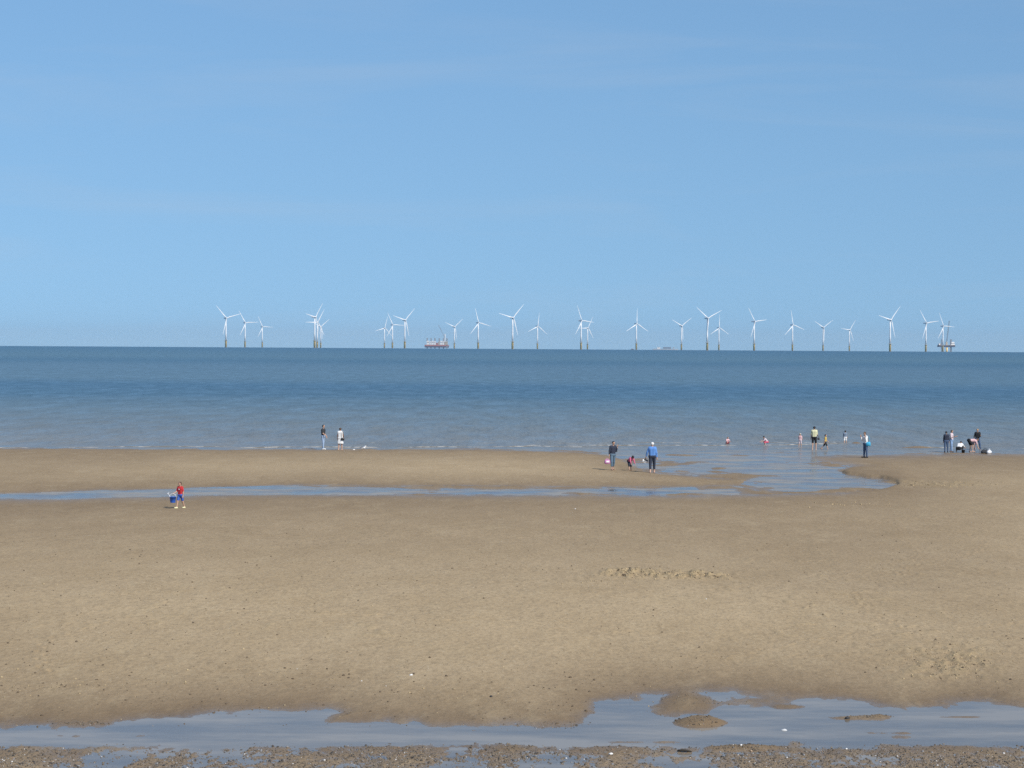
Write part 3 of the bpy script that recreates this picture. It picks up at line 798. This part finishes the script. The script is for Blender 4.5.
def person(foot, face, label, ht, pose, top=None, bottom=None, shoes=None, hair=None, hairstyle='short', skirt=None, cap=None, build=1.0, cat='person'):
    """foot: ground point; face: degrees, 0 = towards the camera, 90 = to the right. top/bottom = (material, sleeve or leg share)"""
    J = fk(ht, **pose); root = empty('person', foot, math.radians(face)); tag(root, label, cat, 'people on the beach')
    h = ht; B = build; V = lambda v: (v.x, v.y, v.z)
    t = J['t']; side = Vector((1, 0, 0))
    def torso(g, lo=0.0):
        w = .042 * h * B; c, pl = J['chest'], J['pel']
        out = [(V(pl - side * w), V(pl + side * w), .066 * h * B + g, .066 * h * B + g),
               (V(c - side * w * 1.35), V(c + side * w * 1.35), .062 * h * B + g, .062 * h * B + g)]
        for s in (-1, 1): out.append((V(pl + side * s * w * .7 + t * .02 * h), V(c + side * s * w * .9), .058 * h * B + g, .066 * h * B + g))
        sh0, sh1 = J['arm0'][0], J['arm1'][0]
        out.append((V(sh0 * .85 + sh1 * .15), V(sh1 * .85 + sh0 * .15), .036 * h + g, .036 * h + g))
        return out
    def arm(i, g, share=1.0, hand=False):
        sh, e, w, hn = J['arm%d' % i]; out = []
        a = min(1, share * 2); out.append((V(sh), V(sh + (e - sh) * a), .031 * h * B + g, (.031 - .007 * a) * h * B + g))
        if share > .5: b = (share - .5) * 2; out.append((V(e), V(e + (w - e) * b), .024 * h * B + g, (.024 - .008 * b) * h * B + g))
        if hand: out.append((V(w), V(hn), .016 * h, .019 * h))
        return out
    def leg(i, g, share=1.0, foot_=False):
        hip, kn, an, toe, heel = J['leg%d' % i]; out = []
        a = min(1, share * 2); out.append((V(hip), V(hip + (kn - hip) * a), .052 * h * B + g, (.052 - .018 * a) * h * B + g))
        if share > .5: b = (share - .5) * 2; out.append((V(kn), V(kn + (an - kn) * b), .034 * h * B + g, (.034 - .012 * b) * h * B + g))
        if foot_: out += [(V(heel), V(toe), .022 * h, .017 * h), (V(an), V(heel), .022 * h, .022 * h)]
        return out
    hr = J['hr']; hd, hu, hf = J['hd'], J['ht'], J['hf']; hs = hu.cross(hf).normalized()
    body = torso(0)[:]
    for i in (0, 1): body += arm(i, 0, 1, True) + leg(i, 0, 1, True)
    body += [(V(J['neck'] - t * .03 * h), V(hd), .030 * h, .028 * h), (V(hd + hu * hr * .35), V(hd - hu * hr * .42 + hf * hr * .18), hr * .92, hr * .70),
             (V(hd - hu * hr * .18 + hf * hr * .85), V(hd + hu * hr * .1 + hf * hr * .80), hr * .17, hr * .10)]
    for s in (-1, 1): body.append((V(hd + hs * s * hr * .88), V(hd + hs * s * hr * .92 + hu * hr * .15), hr * .16, hr * .18))
    res = .02 if h > 1.3 else .016
    bm = sdf_mesh('body', body, res, .02)
    # fingers: five tapered chains grown out of each palm, joined into the body mesh
    fm = MB()
    for i, s in enumerate((-1, 1)):
        sh, e, w, hn = J['arm%d' % i]; d = (hn - w).normalized(); ac = Vector((0, -1, 0)).cross(d)
        ac = ac.normalized() if ac.length > .1 else Vector((1, 0, 0)); pn = d.cross(ac)
        for q, (o, l) in enumerate(((-.014, .034), (-.005, .040), (.004, .042), (.013, .037))):
            a = hn + ac * o * h; b = a + d * l * h * .55; c = b + (d * .6 + pn * .5 * s).normalized() * l * h * .5
            fm.tube([a, b, c], [.0052 * h, .0048 * h, .0036 * h], 6)
        a = w + d * .02 * h + pn * .012 * h; b = a + (d * .5 + pn * .7).normalized() * .024 * h
        fm.tube([a, b, b + d * .018 * h], [.0064 * h, .0056 * h, .0042 * h], 6)
    b2 = bmesh.new(); b2.from_mesh(bm); fmm = fm.mesh('f', True); b2.from_mesh(fmm); b2.to_mesh(bm); b2.free(); bpy.data.meshes.remove(fmm)
    bo_ = link('body', bm, SKIN, root)
    for s in (-1, 1):
        c = hd + hu * hr * .05 + hf * hr * .80 + hs * s * hr * .34
        MB().ball(V(c), (hr * .13, hr * .13, hr * .09), 8, 5).build('eye', EYE, root, smooth=True)
    c = hd - hu * hr * .52 + hf * hr * .82
    MB().ball(V(c), (hr * .26, hr * .10, hr * .07), 8, 5).build('mouth', LIP, root, smooth=True)
    if top:
        pr = torso(.012)
        for i in (0, 1): pr += arm(i, .009, top[1]) if top[1] > 0 else []
        tm = sdf_mesh('top', pr, res, .02); link('top', tm, top[0], root)
        if len(top) > 2:      # a print across the chest
            c = J['chest'] + J['fw'] * (.075 * h * B + .004) - t * .02 * h
            MB().ball(V(c), (.035 * h, .012, .022 * h), 10, 6).build('chest_print', top[2], root, smooth=True)
    if bottom:
        w = .042 * h * B; pl = J['pel']
        pr = [(V(pl - side * w), V(pl + side * w), .066 * h * B + .016, .066 * h * B + .016)]
        for i in (0, 1): pr += leg(i, .013, bottom[1])
        nm = 'shorts' if bottom[1] < .6 else 'trousers'
        link(nm, sdf_mesh(nm, pr, res, .02), bottom[0], root)
    if skirt:
        pl = J['pel']; k0 = (J['leg0'][1] + J['leg1'][1]) / 2
        b_ = pl + (k0 - pl) * skirt[1]; w = .05 * h
        pr = [(V(pl - side * w + t * .03 * h), V(b_ - side * w * 1.2), .060 * h, .085 * h), (V(pl + side * w + t * .03 * h), V(b_ + side * w * 1.2), .060 * h, .085 * h), (V(pl), V(b_), .066 * h, .09 * h)]
        link('skirt', sdf_mesh('skirt', pr, res, .03, cut=lambda G, z=b_.z - .03: z - G[..., 2]), skirt[0], root)
    if shoes:
        for i in (0, 1):
            hip, kn, an, toe, heel = J['leg%d' % i]
            link('shoe', sdf_mesh('shoe', [(V(heel), V(toe), .030 * h, .024 * h), (V(an - Vector((0, 0, .005 * h))), V(heel), .027 * h, .028 * h)], .014, .015), shoes, root)
    if hair:
        c = hd + hu * hr * .30 - hf * hr * .12
        pr = [('e', V(c), (hr * 1.06, hr * 1.06, hr * .98)), (V(hd - hf * hr * .45 + hu * hr * .2), V(hd - hf * hr * .40 - hu * hr * .35), hr * .72, hr * .58)]
        if hairstyle == 'long': pr += [(V(hd - hf * hr * .55), V(J['neck'] - t * .02 * h - J['fw'] * .045 * h), hr * .72, hr * .55)]
        if hairstyle == 'bob':
            for s in (-1, 1): pr += [(V(hd + hs * s * hr * .62 + hu * hr * .1 - hf * hr * .2), V(hd + hs * s * hr * .70 - hu * hr * .85 - hf * hr * .15), hr * .45, hr * .34)]
        if hairstyle == 'hang':
            pr += [(V(hd + hu * hr * .5), V(hd + hf * hr * .3 + hu * hr * .75 - Vector((0, 0, hr * 1.2))), hr * .7, hr * .35)]
        hfn, hdn = np.array(hf), np.array(hd + hf * hr * .40 + hu * hr * .55)
        nrm = np.array((hf - hu * .95).normalized())
        link('hair', sdf_mesh('hair', pr, .014, .03, cut=(None if hairstyle == 'hang' else (lambda G: (G - hdn) @ nrm))), hair, root)
    if cap:
        c = hd + hu * hr * .42
        cm = sdf_mesh('cap', [('e', V(c), (hr * 1.12, hr * 1.12, hr * .88))], .014, .02, cut=lambda G, q=np.array(hd + hu * hr * .28), u=np.array(hu): (q - G) @ u)
        co = link('cap', cm, cap, root)
        MB().ball(V(hd + hu * hr * .33 + hf * hr * 1.15), (hr * .72, hr * .6, hr * .10), 12, 5).build('brim', cap, co, smooth=True)
    J['root'] = root; J['M'] = Matrix.Translation(foot) @ Matrix.Rotation(math.radians(face), 4, 'Z')
    return J
def wp(J, v): return J['M'] @ v

navy = cloth('navy', (.025, .032, .055)); char = cloth('charcoal', (.035, .036, .042)); ltblue = cloth('pale_denim', (.30, .40, .55))
white = cloth('white', (.78, .77, .75), .05); red = cloth('red', (.52, .03, .035)); blue = cloth('royal_blue', (.05, .12, .42))
sky_ = cloth('sky_blue', (.10, .24, .55)); denim = cloth('denim', (.06, .10, .18)); pink = cloth('pink', (.55, .13, .22), .45, 22)
palepink = cloth('pale_pink', (.66, .42, .42), .15); lime = cloth('pale_yellow', (.62, .60, .38)); orange = cloth('orange_yellow', (.60, .42, .10), .25)
black = cloth('black', (.015, .015, .017)); greyb = cloth('grey_blue', (.18, .23, .30)); magenta = cloth('red_pink', (.58, .10, .16)); stripe = cloth('white_pink_pattern', (.58, .48, .50), .5, 26)
turq = cloth('turquoise', (.06, .40, .62)); slate = cloth('slate_blue', (.10, .16, .22)); pale_jean = cloth('pale_jeans', (.24, .36, .55))
H_BR = mat('hair_brown', (.08, .045, .025), .6); H_DK = mat('hair_dark', (.015, .012, .012), .5); H_BL = mat('hair_blond', (.34, .23, .11), .6); H_WH = mat('hair_white', (.72, .71, .69), .7)
yel = mat('shoe_cream', (.74, .70, .42), .6); wsh = mat('shoe_white', (.75, .75, .73), .6)
STAND = dict(legs=((4, 3, 4), (-3, 3, 3)), arms=((4, 8, 12), (0, 8, 15)))
WALK = dict(legs=((20, 2, 6), (-16, 2, 16)), arms=((-14, 7, 14), (16, 7, 20)), lean=3)

# boy with bucket
g = ground(180.5, 508.3)
boy = person(g, -32, 'child in red shirt and blue shorts carrying a blue bucket beside the stream', 1.22, dict(legs=((22, 3, 10), (-12, 3, 12)), arms=((16, 10, 52), (-6, 10, 18)), lean=4, head=(8, -6), child=True),
             (red, .42, cloth('print_white', (.7, .6, .58))), (blue, .40), yel, H_BR, 'short')
# couple at the edge
man = person(ground(323.2, 449.6), 70, 'person in charcoal T-shirt and pale jeans standing at the water edge', 1.74, dict(legs=((5, 2, 2), (-4, 2, 2)), arms=((14, 8, 40), (4, 6, 20)), head=(6, 0)), (char, .42), (ltblue, 1.0), wsh, H_DK, 'short')
wom = person(ground(340.3, 450.2), 165, 'person in white dress with a black shoulder bag, by the water edge', 1.56, dict(legs=((3, 3, 2), (-3, 3, 4)), arms=((2, 8, 30), (-2, 12, 10))), (white, .12), None, None, H_BR, 'bob', skirt=(white, .92), build=1.14)
# walking party
w4 = person(ground(612.6, 470.2), 25, 'dark-haired person in navy top holding a pink bag on the sand', 1.72, dict(legs=((12, 3, 8), (-8, 3, 8)), arms=((2, 14, 8), (14, 6, 146)), head=(14, 10), lean=3), (navy, .85), (slate, .80), None, H_DK, 'bob')
c6 = person(ground(629.2, 470.4), 30, 'small child in patterned pink top bending forward on the sand', 1.12, dict(lean=58, legs=((26, 6, 20), (12, 6, 16)), arms=((24, 8, 8), (18, 8, 10)), head=(22, 0), child=True), (pink, .95), (navy, .62), None, H_DK, 'hang', build=1.15)
b7 = person(ground(652.2, 472.9), 178, 'white-haired person in bright blue jumper walking with shoes in hand', 1.80, dict(legs=((14, 3, 10), (-8, 3, 10)), arms=((-8, 12, 12), (4, 24, 10)), head=(6, 0)), (sky_, .95), (navy, .82), None, H_WH, 'short', build=1.12)
# paddlers
person(ground(727, 445.6), 20, 'small child squatting in the shallows in a pale top', 1.0, dict(lean=20, legs=((108, 12, 140), (108, 12, 140)), arms=((40, 10, 20), (46, 10, 20)), head=(4, 0), child=True), (palepink, .5), (magenta, .4), None, H_BR, 'short')
person(ground(767.3, 446.0), -78, 'dark-haired child crouching in the shallows in white top and pink bottoms', 1.12, dict(lean=42, legs=((100, 8, 118), (86, 8, 110)), arms=((48, 6, 14), (40, 6, 14)), head=(6, 0), child=True), (stripe, .5), (magenta, .55), None, H_DK, 'short')
person(ground(800.1, 447.3), 150, 'child in pale pink and white clothes standing in the shallows', 1.05, dict(legs=((6, 4, 6), (-4, 4, 6)), arms=((10, 10, 30), (8, 10, 30)), child=True), (palepink, .5), (stripe, .45), None, H_BL, 'short', cap=white)
p11 = person(ground(814.2, 450.2), 170, 'person in pale yellow shirt and black shorts standing among paddling children', 1.72, dict(legs=((4, 4, 3), (-3, 4, 4)), arms=((10, 8, 60), (2, 10, 14))), (lime, .45), (black, .42), None, H_DK, 'short', build=1.0)
person(ground(825.2, 449.6), 80, 'child in yellow and orange top striding through the shallows', 1.16, dict(legs=((26, 2, 8), (-22, 2, 26)), arms=((-16, 8, 12), (18, 8, 24)), lean=4, child=True), (orange, .3), (black, .5), None, H_DK, 'short')
person(ground(845.2, 444.6), 172, 'child in grey-blue top and white shorts wading by the sand spit', 1.12, dict(legs=((10, 4, 6), (-8, 4, 6)), arms=((6, 8, 16), (4, 8, 20)), child=True), (greyb, .6), (white, .42), None, H_DK, 'short')
p14 = person(ground(865.4, 457.8), -60, 'person in white top and dark jeans hands raised to the face, turquoise bag', 1.74, dict(legs=((3, 2, 2), (-2, 2, 2)), arms=((20, 8, 142), (18, 10, 142)), head=(10, 0), lean=4), (white, .9), (denim, 1.0), black, H_BR, 'bob')
# diggers
person(ground(946.2, 452.4), 175, 'person in dark clothes standing back on, beside one in patterned top', 1.50, dict(legs=((3, 3, 2), (-2, 3, 3)), arms=((2, 8, 14), (2, 8, 14)), head=(16, 6)), (navy, .95), (denim, 1.0), black, H_DK, 'long')
person(ground(951.4, 452.2), 60, 'person in white and pink patterned top and light jeans watching the digging', 1.58, dict(legs=((8, 4, 4), (-6, 4, 4)), arms=((10, 12, 95), (8, 12, 100)), head=(14, 0)), (stripe, .6), (pale_jean, .95), None, H_BR, 'long')
person(ground(958.6, 452.6), 150, 'person in white top crouching with back turned to dig', 1.55, dict(lean=52, legs=((112, 16, 142), (112, 16, 142)), arms=((52, 8, 10), (56, 8, 10)), head=(20, 0)), (white, .55), (black, .9), None, H_DK, 'short', build=1.15)
person(ground(968.9, 452.4), 100, 'person in pink top bent right over with hands on the sand', 1.66, dict(lean=94, legs=((34, 6, 34), (24, 6, 30)), arms=((14, 8, 6), (4, 8, 6)), head=(6, 0)), (palepink, .4), (black, .42), None, H_BR, 'short')
p19 = person(ground(977.4, 450.6), -15, 'blond person in black top and jeans standing legs apart over the diggers', 1.60, dict(legs=((6, 13, 4), (-4, 13, 6)), arms=((8, 14, 30), (20, 12, 80)), head=(14, 0)), (black, .9), (denim, 1.0), None, H_BL, 'bob')

# ------------------------------------------------------------------ things people carry or left
BB = mat('bucket_blue', (.03, .13, .55), .35, .08); PW = mat('plastic_white', (.75, .76, .78), .4, .05)
hn = wp(boy, boy['arm0'][3])
bk = empty('bucket', (hn.x + .0, hn.y - .05, hn.z - .40)); tag(bk, 'blue plastic bucket with white handle held by the child in red', 'bucket')
MB().lathe([(.02, 0), (.11, 0), (.115, .012), (.145, .25), (.152, .25), (.152, .265), (.138, .265), (.108, .02), (.02, .018)], 20).build('pail', BB, bk, smooth=True)
hd_ = MB(); hd_.tube([(-.145 * math.cos(math.pi * i / 14), 0, .25 + .15 * math.sin(math.pi * i / 14)) for i in range(15)], .009, 6); hd_.build('handle', PW, bk, smooth=True)
sp_ = empty('toy_spade', (bk.location.x - .08, bk.location.y, bk.location.z + .06), 0); tag(sp_, 'white toy spade sticking out of the blue bucket', 'spade')
s_ = MB(); s_.tube([(.06, 0, 0), (-.13, 0, .36)], .012, 6); s_.build('shaft', PW, sp_); s_ = MB(); s_.tube([(-.17, -.0, .34), (-.09, 0, .385)], .015, 6); s_.build('grip', PW, sp_)
s_ = MB(); s_.box((.07, 0, -.01), (.09, .012, .10), .004); s_.build('blade', PW, sp_)
def bag(foot, s, m, label, rz=0, strap=.25, name='shoulder_bag', flap=None):
    r = empty(name, foot, rz); tag(r, label, 'bag')
    b_ = MB(); b_.box((0, 0, s[2] * .5), s, min(s) * .28, .88); b_.build('bag_body', m, r, smooth=True)
    k_ = MB(); k_.tube([(-s[0] * .3 * math.cos(math.pi * i / 12), 0, s[2] * .85 + strap * math.sin(math.pi * i / 12)) for i in range(13)], .012, 6); k_.build('strap', m, r)
    if flap: f_ = MB(); f_.box((0, -s[1] * .5, s[2] * .55), (s[0] * .55, .02, s[2] * .35), .006); f_.build('flap', flap, r)
    return r
q = wp(wom, wom['pel'] + Vector((.0, 0, 0)))
bag((q.x + .17, q.y - .14, q.z - .16), (.24, .13, .20), mat('leather_black', (.02, .02, .022), .45), 'black shoulder bag on the hip of the person in white', .2, .5)
q = wp(w4, w4['arm0'][3]); bag((q.x - .12, q.y - .05, q.z - .42), (.34, .16, .26), cloth('bag_pink', (.52, .22, .42), .35, 14), 'pink beach bag with white panel held by the person in navy', .3, .12, 'beach_bag', white)
q = wp(p14, p14['pel']); bag((q.x + .16, q.y - .17, q.z - .15), (.32, .15, .28), turq, 'turquoise bag on the hip of the person in white top', -.3, .45, 'shoulder_bag')
q = wp(p11, p11['arm0'][3]); bag((q.x + .05, q.y - .05, q.z - .30), (.16, .10, .17), char, 'small dark bag held by the person in pale yellow shirt', .3, .10, 'hand_bag')
q = wp(p19, p19['arm0'][3]); bag((q.x, q.y - .03, q.z - .38), (.30, .16, .28), navy, 'dark bag held by the blond person in black', .1, .12, 'hand_bag')
# shoes in hand: two things
q = wp(b7, b7['arm1'][3])
for i, (dx, m_, lab) in enumerate(((-.05, mat('shoe_black', (.02, .02, .02), .5), 'black shoe dangling from the hand of the person in blue'), (-.16, wsh, 'white-soled shoe held out beside a black one by the person in blue'))):
    r = empty('shoe', (q.x + dx, q.y, q.z - .12 - .05 * i), math.radians(20)); tag(r, lab, 'shoe')
    b = sdf_mesh('upper', [((0, 0, .03), (.17, 0, -.05), .045, .036), ((0, 0, .03), (.02, 0, .06), .045, .04)], .012, .02); link('upper', b, m_, r)
    s_ = MB(); s_.box((.09, 0, -.055), (.25, .085, .022), .008); s2 = s_.build('sole', PW, r); s2.rotation_euler = (0, math.radians(24), 0)
# things left by the diggers
g = ground(985.2, 453.6); r = empty('holdall', g, .1); tag(r, 'dark holdall lying on the sand beside the diggers', 'bag')
link('bag_body', sdf_mesh('bag_body', [((-.18, 0, .12), (.18, 0, .12), .13, .13), ((-.14, 0, .17), (.12, 0, .17), .11, .11)], .016, .03), char, r)
k_ = MB(); k_.tube([(-.12 * math.cos(math.pi * i / 10), 0, .26 + .10 * math.sin(math.pi * i / 10)) for i in range(11)], .014, 6); k_.build('handle', black, r)
g = ground(989.2, 453.8); r = empty('carrier_bag', g, .4); tag(r, 'white plastic carrier bag leaning against the dark holdall', 'bag')
link('bag_body', sdf_mesh('bag_body', [((-.07, 0, .11), (.08, .02, .12), .13, .12), ((0, 0, .15), (.03, 0, .27), .10, .04)], .014, .03), PW, r)
k_ = MB(); k_.tube([(-.02, 0, .27), (-.05, 0, .33), (.02, 0, .36), (.07, 0, .32), (.05, 0, .27)], .010, 6); k_.build('handle', PW, r)
g = ground(963.2, 452.9); r = empty('bucket', g, 0); tag(r, 'small black bucket on the sand between the two diggers', 'bucket')
MB().lathe([(.02, 0), (.10, 0), (.13, .2), (.138, .2), (.138, .212), (.125, .212), (.10, .015), (.02, .014)], 18).build('pail', mat('bucket_black', (.02, .02, .022), .4), r, smooth=True)
k_ = MB(); k_.tube([(-.13 * math.cos(math.pi * i / 12), -.06 * math.sin(math.pi * i / 12), .205 + .03 * math.sin(math.pi * i / 12)) for i in range(13)], .006, 5); k_.build('handle', HG, r)

# gull
def gull(px, py, face, label):
    g = ground(px, py); r = empty('gull', g, math.radians(face)); tag(r, label, 'gull')
    GWm = mat('gull_white', (.76, .76, .75), .7, .04); GG = mat('gull_grey', (.14, .155, .18), .7, .08); GO = mat('gull_beak', (.42, .30, .20), .5)
    body = [((0, .10, .20), (0, -.08, .22), .062, .075), ((0, -.10, .23), (0, -.16, .31), .052, .038), ((0, -.155, .325), (0, -.185, .33), .040, .034), ((0, .10, .20), (0, .24, .19), .05, .018)]
    link('body', sdf_mesh('body', body, .012, .03), GWm, r)
    for s in (-1, 1):
        link('wing', sdf_mesh('wing', [((s * .050, -.02, .262), (s * .044, .12, .245), .026, .028), ((s * .040, .10, .245), (s * .02, .32, .215), .026, .010)], .012, .02), GG, r)
        lg = MB(); lg.tube([(s * .03, .0, .16), (s * .03, .01, .0)], .007, 5); lg.tube([(s * .03, .01, .005), (s * .035, -.05, .004)], [.010, .012], 5); lg.build('leg', GO, r)
        MB().ball((s * .033, -.19, .345), (.007, .008, .008), 6, 4).build('eye', EYE, r)
    b = MB(); b.tube([(0, -.21, .328), (0, -.25, .322), (0, -.268, .312)], [.013, .010, .004], 6); b.build('beak', GO, r)
gull(363.2, 450.9, 78, 'grey and white gull standing at the water edge near the couple')

# ------------------------------------------------------------------ shells, stones, driftwood
SHW = mat('shell_white', (.72, .70, .66), .5, .08); SHT = mat('shell_tan', (.48, .34, .22), .6, .12); STB = mat('stone_black', (.03, .03, .03), .6, .2)
def shell(px, py, s, m, label, group=None, rot=0.0, name='shell'):
    g = ground(px, py); r = np.random.RandomState(int(px * 7 + py))
    mb = MB(); n = 11; v = [(0, s * .55, s * .05)]; rings = 4
    for i in range(1, rings + 1):
        for k in range(n):
            a = math.pi * (k / (n - 1)) + math.pi; q = i / rings; rib = 1 + .06 * (k % 2)
            v.append((math.cos(a) * s * q * rib, s * .55 + math.sin(a) * s * 1.15 * q * rib, s * (.05 + .52 * math.sin(math.pi * (.15 + .85 * q)) * (.55 + .45 * math.sin(math.pi * k / (n - 1)))) if i < rings else .0))
    f = [(0, 1 + k, 2 + k) for k in range(n - 1)] + [(1 + (i - 1) * n + k, 1 + i * n + k, 2 + i * n + k, 2 + (i - 1) * n + k) for i in range(1, rings) for k in range(n - 1)]
    o = mb.add(v, f).build(name, m, None, g, (0, 0, rot), True)
    sol = o.modifiers.new('thickness', 'SOLIDIFY'); sol.thickness = s * .06
    tag(o, label, 'shell', group)
GS = 'pale shells scattered on the sand'
shell(611.2, 754.2, .052, SHW, 'largest white shell lying in the pebbly wet strip beyond the pool', None, .4)
shell(741.5, 745.3, .040, SHW, 'white shell at the crest of the small pebble bank', None, 1.2)
shell(751, 751, .042, SHT, 'tan shell low on the small pebble bank beside a white one', None, 2.2)
shell(411.5, 675.2, .050, SHW, 'white shell alone on the smooth sand above the pool', None, .9)
for px, py, s in ((584.3, 759.6, .026), (846.6, 749, .034), (817.5, 748.6, .024), (974, 760, .022), (560, 750, .02), (380, 755, .022), (293, 764, .022)):
    shell(px, py, s, SHW, 'tiny white shell among the pebbles of the wet strip', GS, rng.uniform(0, 6))
for px, py, s in ((706, 599, .03), (361.5, 681, .022), (386, 686, .02), (297, 669, .02), (575, 509, .05)):
    shell(px, py, s, SHW, 'tiny pale shell on the open sand', GS, rng.uniform(0, 6))
shell(354.2, 449.8, .11, SHW, 'white shell at the water edge between couple and gull', None, 1.0)
def stone(px, py, s, m, label, name='stone', cat='stone', flat=.6, group=None):
    g = ground(px, py); r = np.random.RandomState(int(px * 3 + py)); mb = MB(); mb.ball((0, 0, s * flat * .5), (s, s * .8, s * flat), 9, 6)
    mb.v = [tuple(np.array(p) * (1 + r.uniform(-.14, .14))) for p in mb.v]
    tag(mb.build(name, m, None, g, (0, 0, r.uniform(0, 6)), True), label, cat, group)
stone(847.3, 718.6, .050, STB, 'black stone on the sand bar in the pool')
stone(491, 697, .038, STB, 'black stone alone on smooth sand above the pool')
stone(784, 731.5, .075, mat('foam_lump', (.60, .60, .58), .8, .05), 'white lump of foam floating in the pool', 'foam_lump', 'foam', .45)
stone(697.5, 716.3, .05, SHT, 'tan stone on top of the sand islet', flat=.4)
g = ground(684.5, 752.2); dw = MB(); dw.tube([(-.13, .02, .02), (-.05, 0, .035), (.05, -.01, .03), (.13, -.03, .02)], [.014, .024, .022, .010], 8)
tag(dw.build('driftwood', mat('driftwood_black', (.035, .028, .02), .8, .3), None, g, None, True), 'short dark piece of driftwood in the pebbly strip', 'driftwood')

# countless pebbles and sand clods: one mesh each
def pebbles(name, spots, m, flat=.7):
    ico = bmesh.new(); bmesh.ops.create_icosphere(ico, subdivisions=1, radius=1.0)
    bv = np.array([v.co[:] for v in ico.verts]); ico.verts.index_update(); bf = np.array([[v.index for v in f.verts] for f in ico.faces]); ico.free()
    V = []; Fq = []; T = []
    for i, (x, y, s, t_) in enumerate(spots):
        z = height(x, y); q = bv * (1 + nrs.uniform(-.22, .22, (len(bv), 1))) * np.array([s, s * nrs.uniform(.6, 1), s * flat])
        a = nrs.uniform(0, 6.3); c, s2 = math.cos(a), math.sin(a)
        q = np.stack([q[:, 0] * c - q[:, 1] * s2 + x, q[:, 0] * s2 + q[:, 1] * c + y, q[:, 2] + z + s * .18], 1)
        Fq.append(bf + len(bv) * i); V.append(q); T.append(np.full(len(bv), t_))
    me = mesh_np(name, np.concatenate(V), np.concatenate(Fq), True); attr(me, 'tone', np.concatenate(T))
    o = tag(link(name, me, m), kind='stuff'); return o
def tone_mat(name, stops):
    m = bpy.data.materials.new(name); m.use_nodes = True; nt = m.node_tree; b = nt.nodes['Principled BSDF']
    a = N(nt, 'ShaderNodeAttribute'); a.attribute_name = 'tone'; r = N(nt, 'ShaderNodeValToRGB'); e = r.color_ramp; e.interpolation = 'CONSTANT'
    while len(e.elements) < len(stops): e.elements.new(.5)
    for el, (p, c) in zip(e.elements, stops): el.position = p
    for el, (p, c) in zip(e.elements, stops): el.color = (*c, 1)
    nt.links.new(a.outputs['Fac'], r.inputs[0]); nt.links.new(r.outputs[0], b.inputs['Base Color']); b.inputs['Roughness'].default_value = .75
    return m
PEB = tone_mat('pebble', [(0, (.05, .045, .04)), (.20, (.11, .085, .058)), (.50, (.15, .122, .09)), (.74, (.19, .155, .11)), (.90, (.22, .15, .10)), (.92, (.24, .24, .24)), (.985, (.55, .53, .50))])
CLOD = tone_mat('sand_clod', [(0, (.10, .070, .042)), (.25, (.29, .22, .125)), (.6, (.42, .32, .18))])
sp1 = []
while len(sp1) < 34000:
    px, py = rng.uniform(-120, 1150), rng.uniform(743, 790)
    dens = .25 + .75 * min(1, max(0, (py - 745) / 9))
    if rng.random() > dens: continue
    p = at(px, py, 0)
    if float(vnoise(np.array(p.x * .9), np.array(p.y * .5), 77)) < rng.uniform(.0, .65): continue
    sp1.append((p.x, p.y, min(.030, .006 + rng.expovariate(1 / .0055)), rng.random()))
for (cx_, cy_, rx, ry, n) in ((698, 723, 24, 6, 170), (740, 749, 28, 4, 220), (85, 724, 26, 1.6, 120), (865, 717, 26, 2, 60), (560, 727, 70, 4, 120), (700, 700, 40, 7, 120)):
    for _ in range(n):
        p = at(cx_ + rng.gauss(0, .5) * rx, cy_ + rng.gauss(0, .5) * ry, 0); sp1.append((p.x, p.y, min(.026, .006 + rng.expovariate(1 / .006)), .1 + rng.random() * .86))
pebbles('pebbles', sp1, PEB)
sp2 = []
for (cx_, cy_, rx, ry, n, s) in ((640, 573, 36, 3.5, 330, .020), (688, 575, 34, 3, 260, .020), (945, 662, 44, 17, 420, .016), (945, 484, 48, 2.4, 150, .022), (60, 686, 60, 6, 140, .013), (600, 583, 40, 3, 40, .016), (908, 485.5, 10, 1.0, 40, .03), (850, 505, 40, 2, 40, .03)):
    for _ in range(n):
        p = ground(cx_ + rng.gauss(0, .6) * rx, cy_ + rng.gauss(0, .6) * ry); sp2.append((p.x, p.y, min(s * 2.2, s * .4 + rng.expovariate(1 / (s * .6))), .06 + .94 * rng.random()))
while len(sp2) < 4600:      # worm casts and crumbs scattered over the flat
    px, py = rng.uniform(-150, 1180), 505 + 215 * rng.random() ** .8; p = at(px, py, .15)
    if float(vnoise(np.array(p.x * .35), np.array(p.y * .12), 55)) < rng.uniform(.2, .8): continue
    sp2.append((p.x, p.y, min(.036, .006 + rng.expovariate(1 / .0075)), rng.random() * (.22 if rng.random() < .7 else 1)))
pebbles('sand_clods', sp2, CLOD)

# ------------------------------------------------------------------ the air between shore and wind farm
hz = MB(); hz.box((0, 11000, 60), (60000, 40000, 220))
hm = bpy.data.materials.new('haze_air'); hm.use_nodes = True; hn_ = hm.node_tree; hn_.nodes.clear()
ho = hn_.nodes.new('ShaderNodeOutputMaterial'); hv = hn_.nodes.new('ShaderNodeVolumePrincipled')
hv.inputs['Color'].default_value = (.80, .90, 1.0, 1); hv.inputs['Density'].default_value = 1.8e-5; hv.inputs['Anisotropy'].default_value = .2
hn_.links.new(hv.outputs[0], ho.inputs['Volume'])
tag(hz.build('haze', hm), kind='stuff')
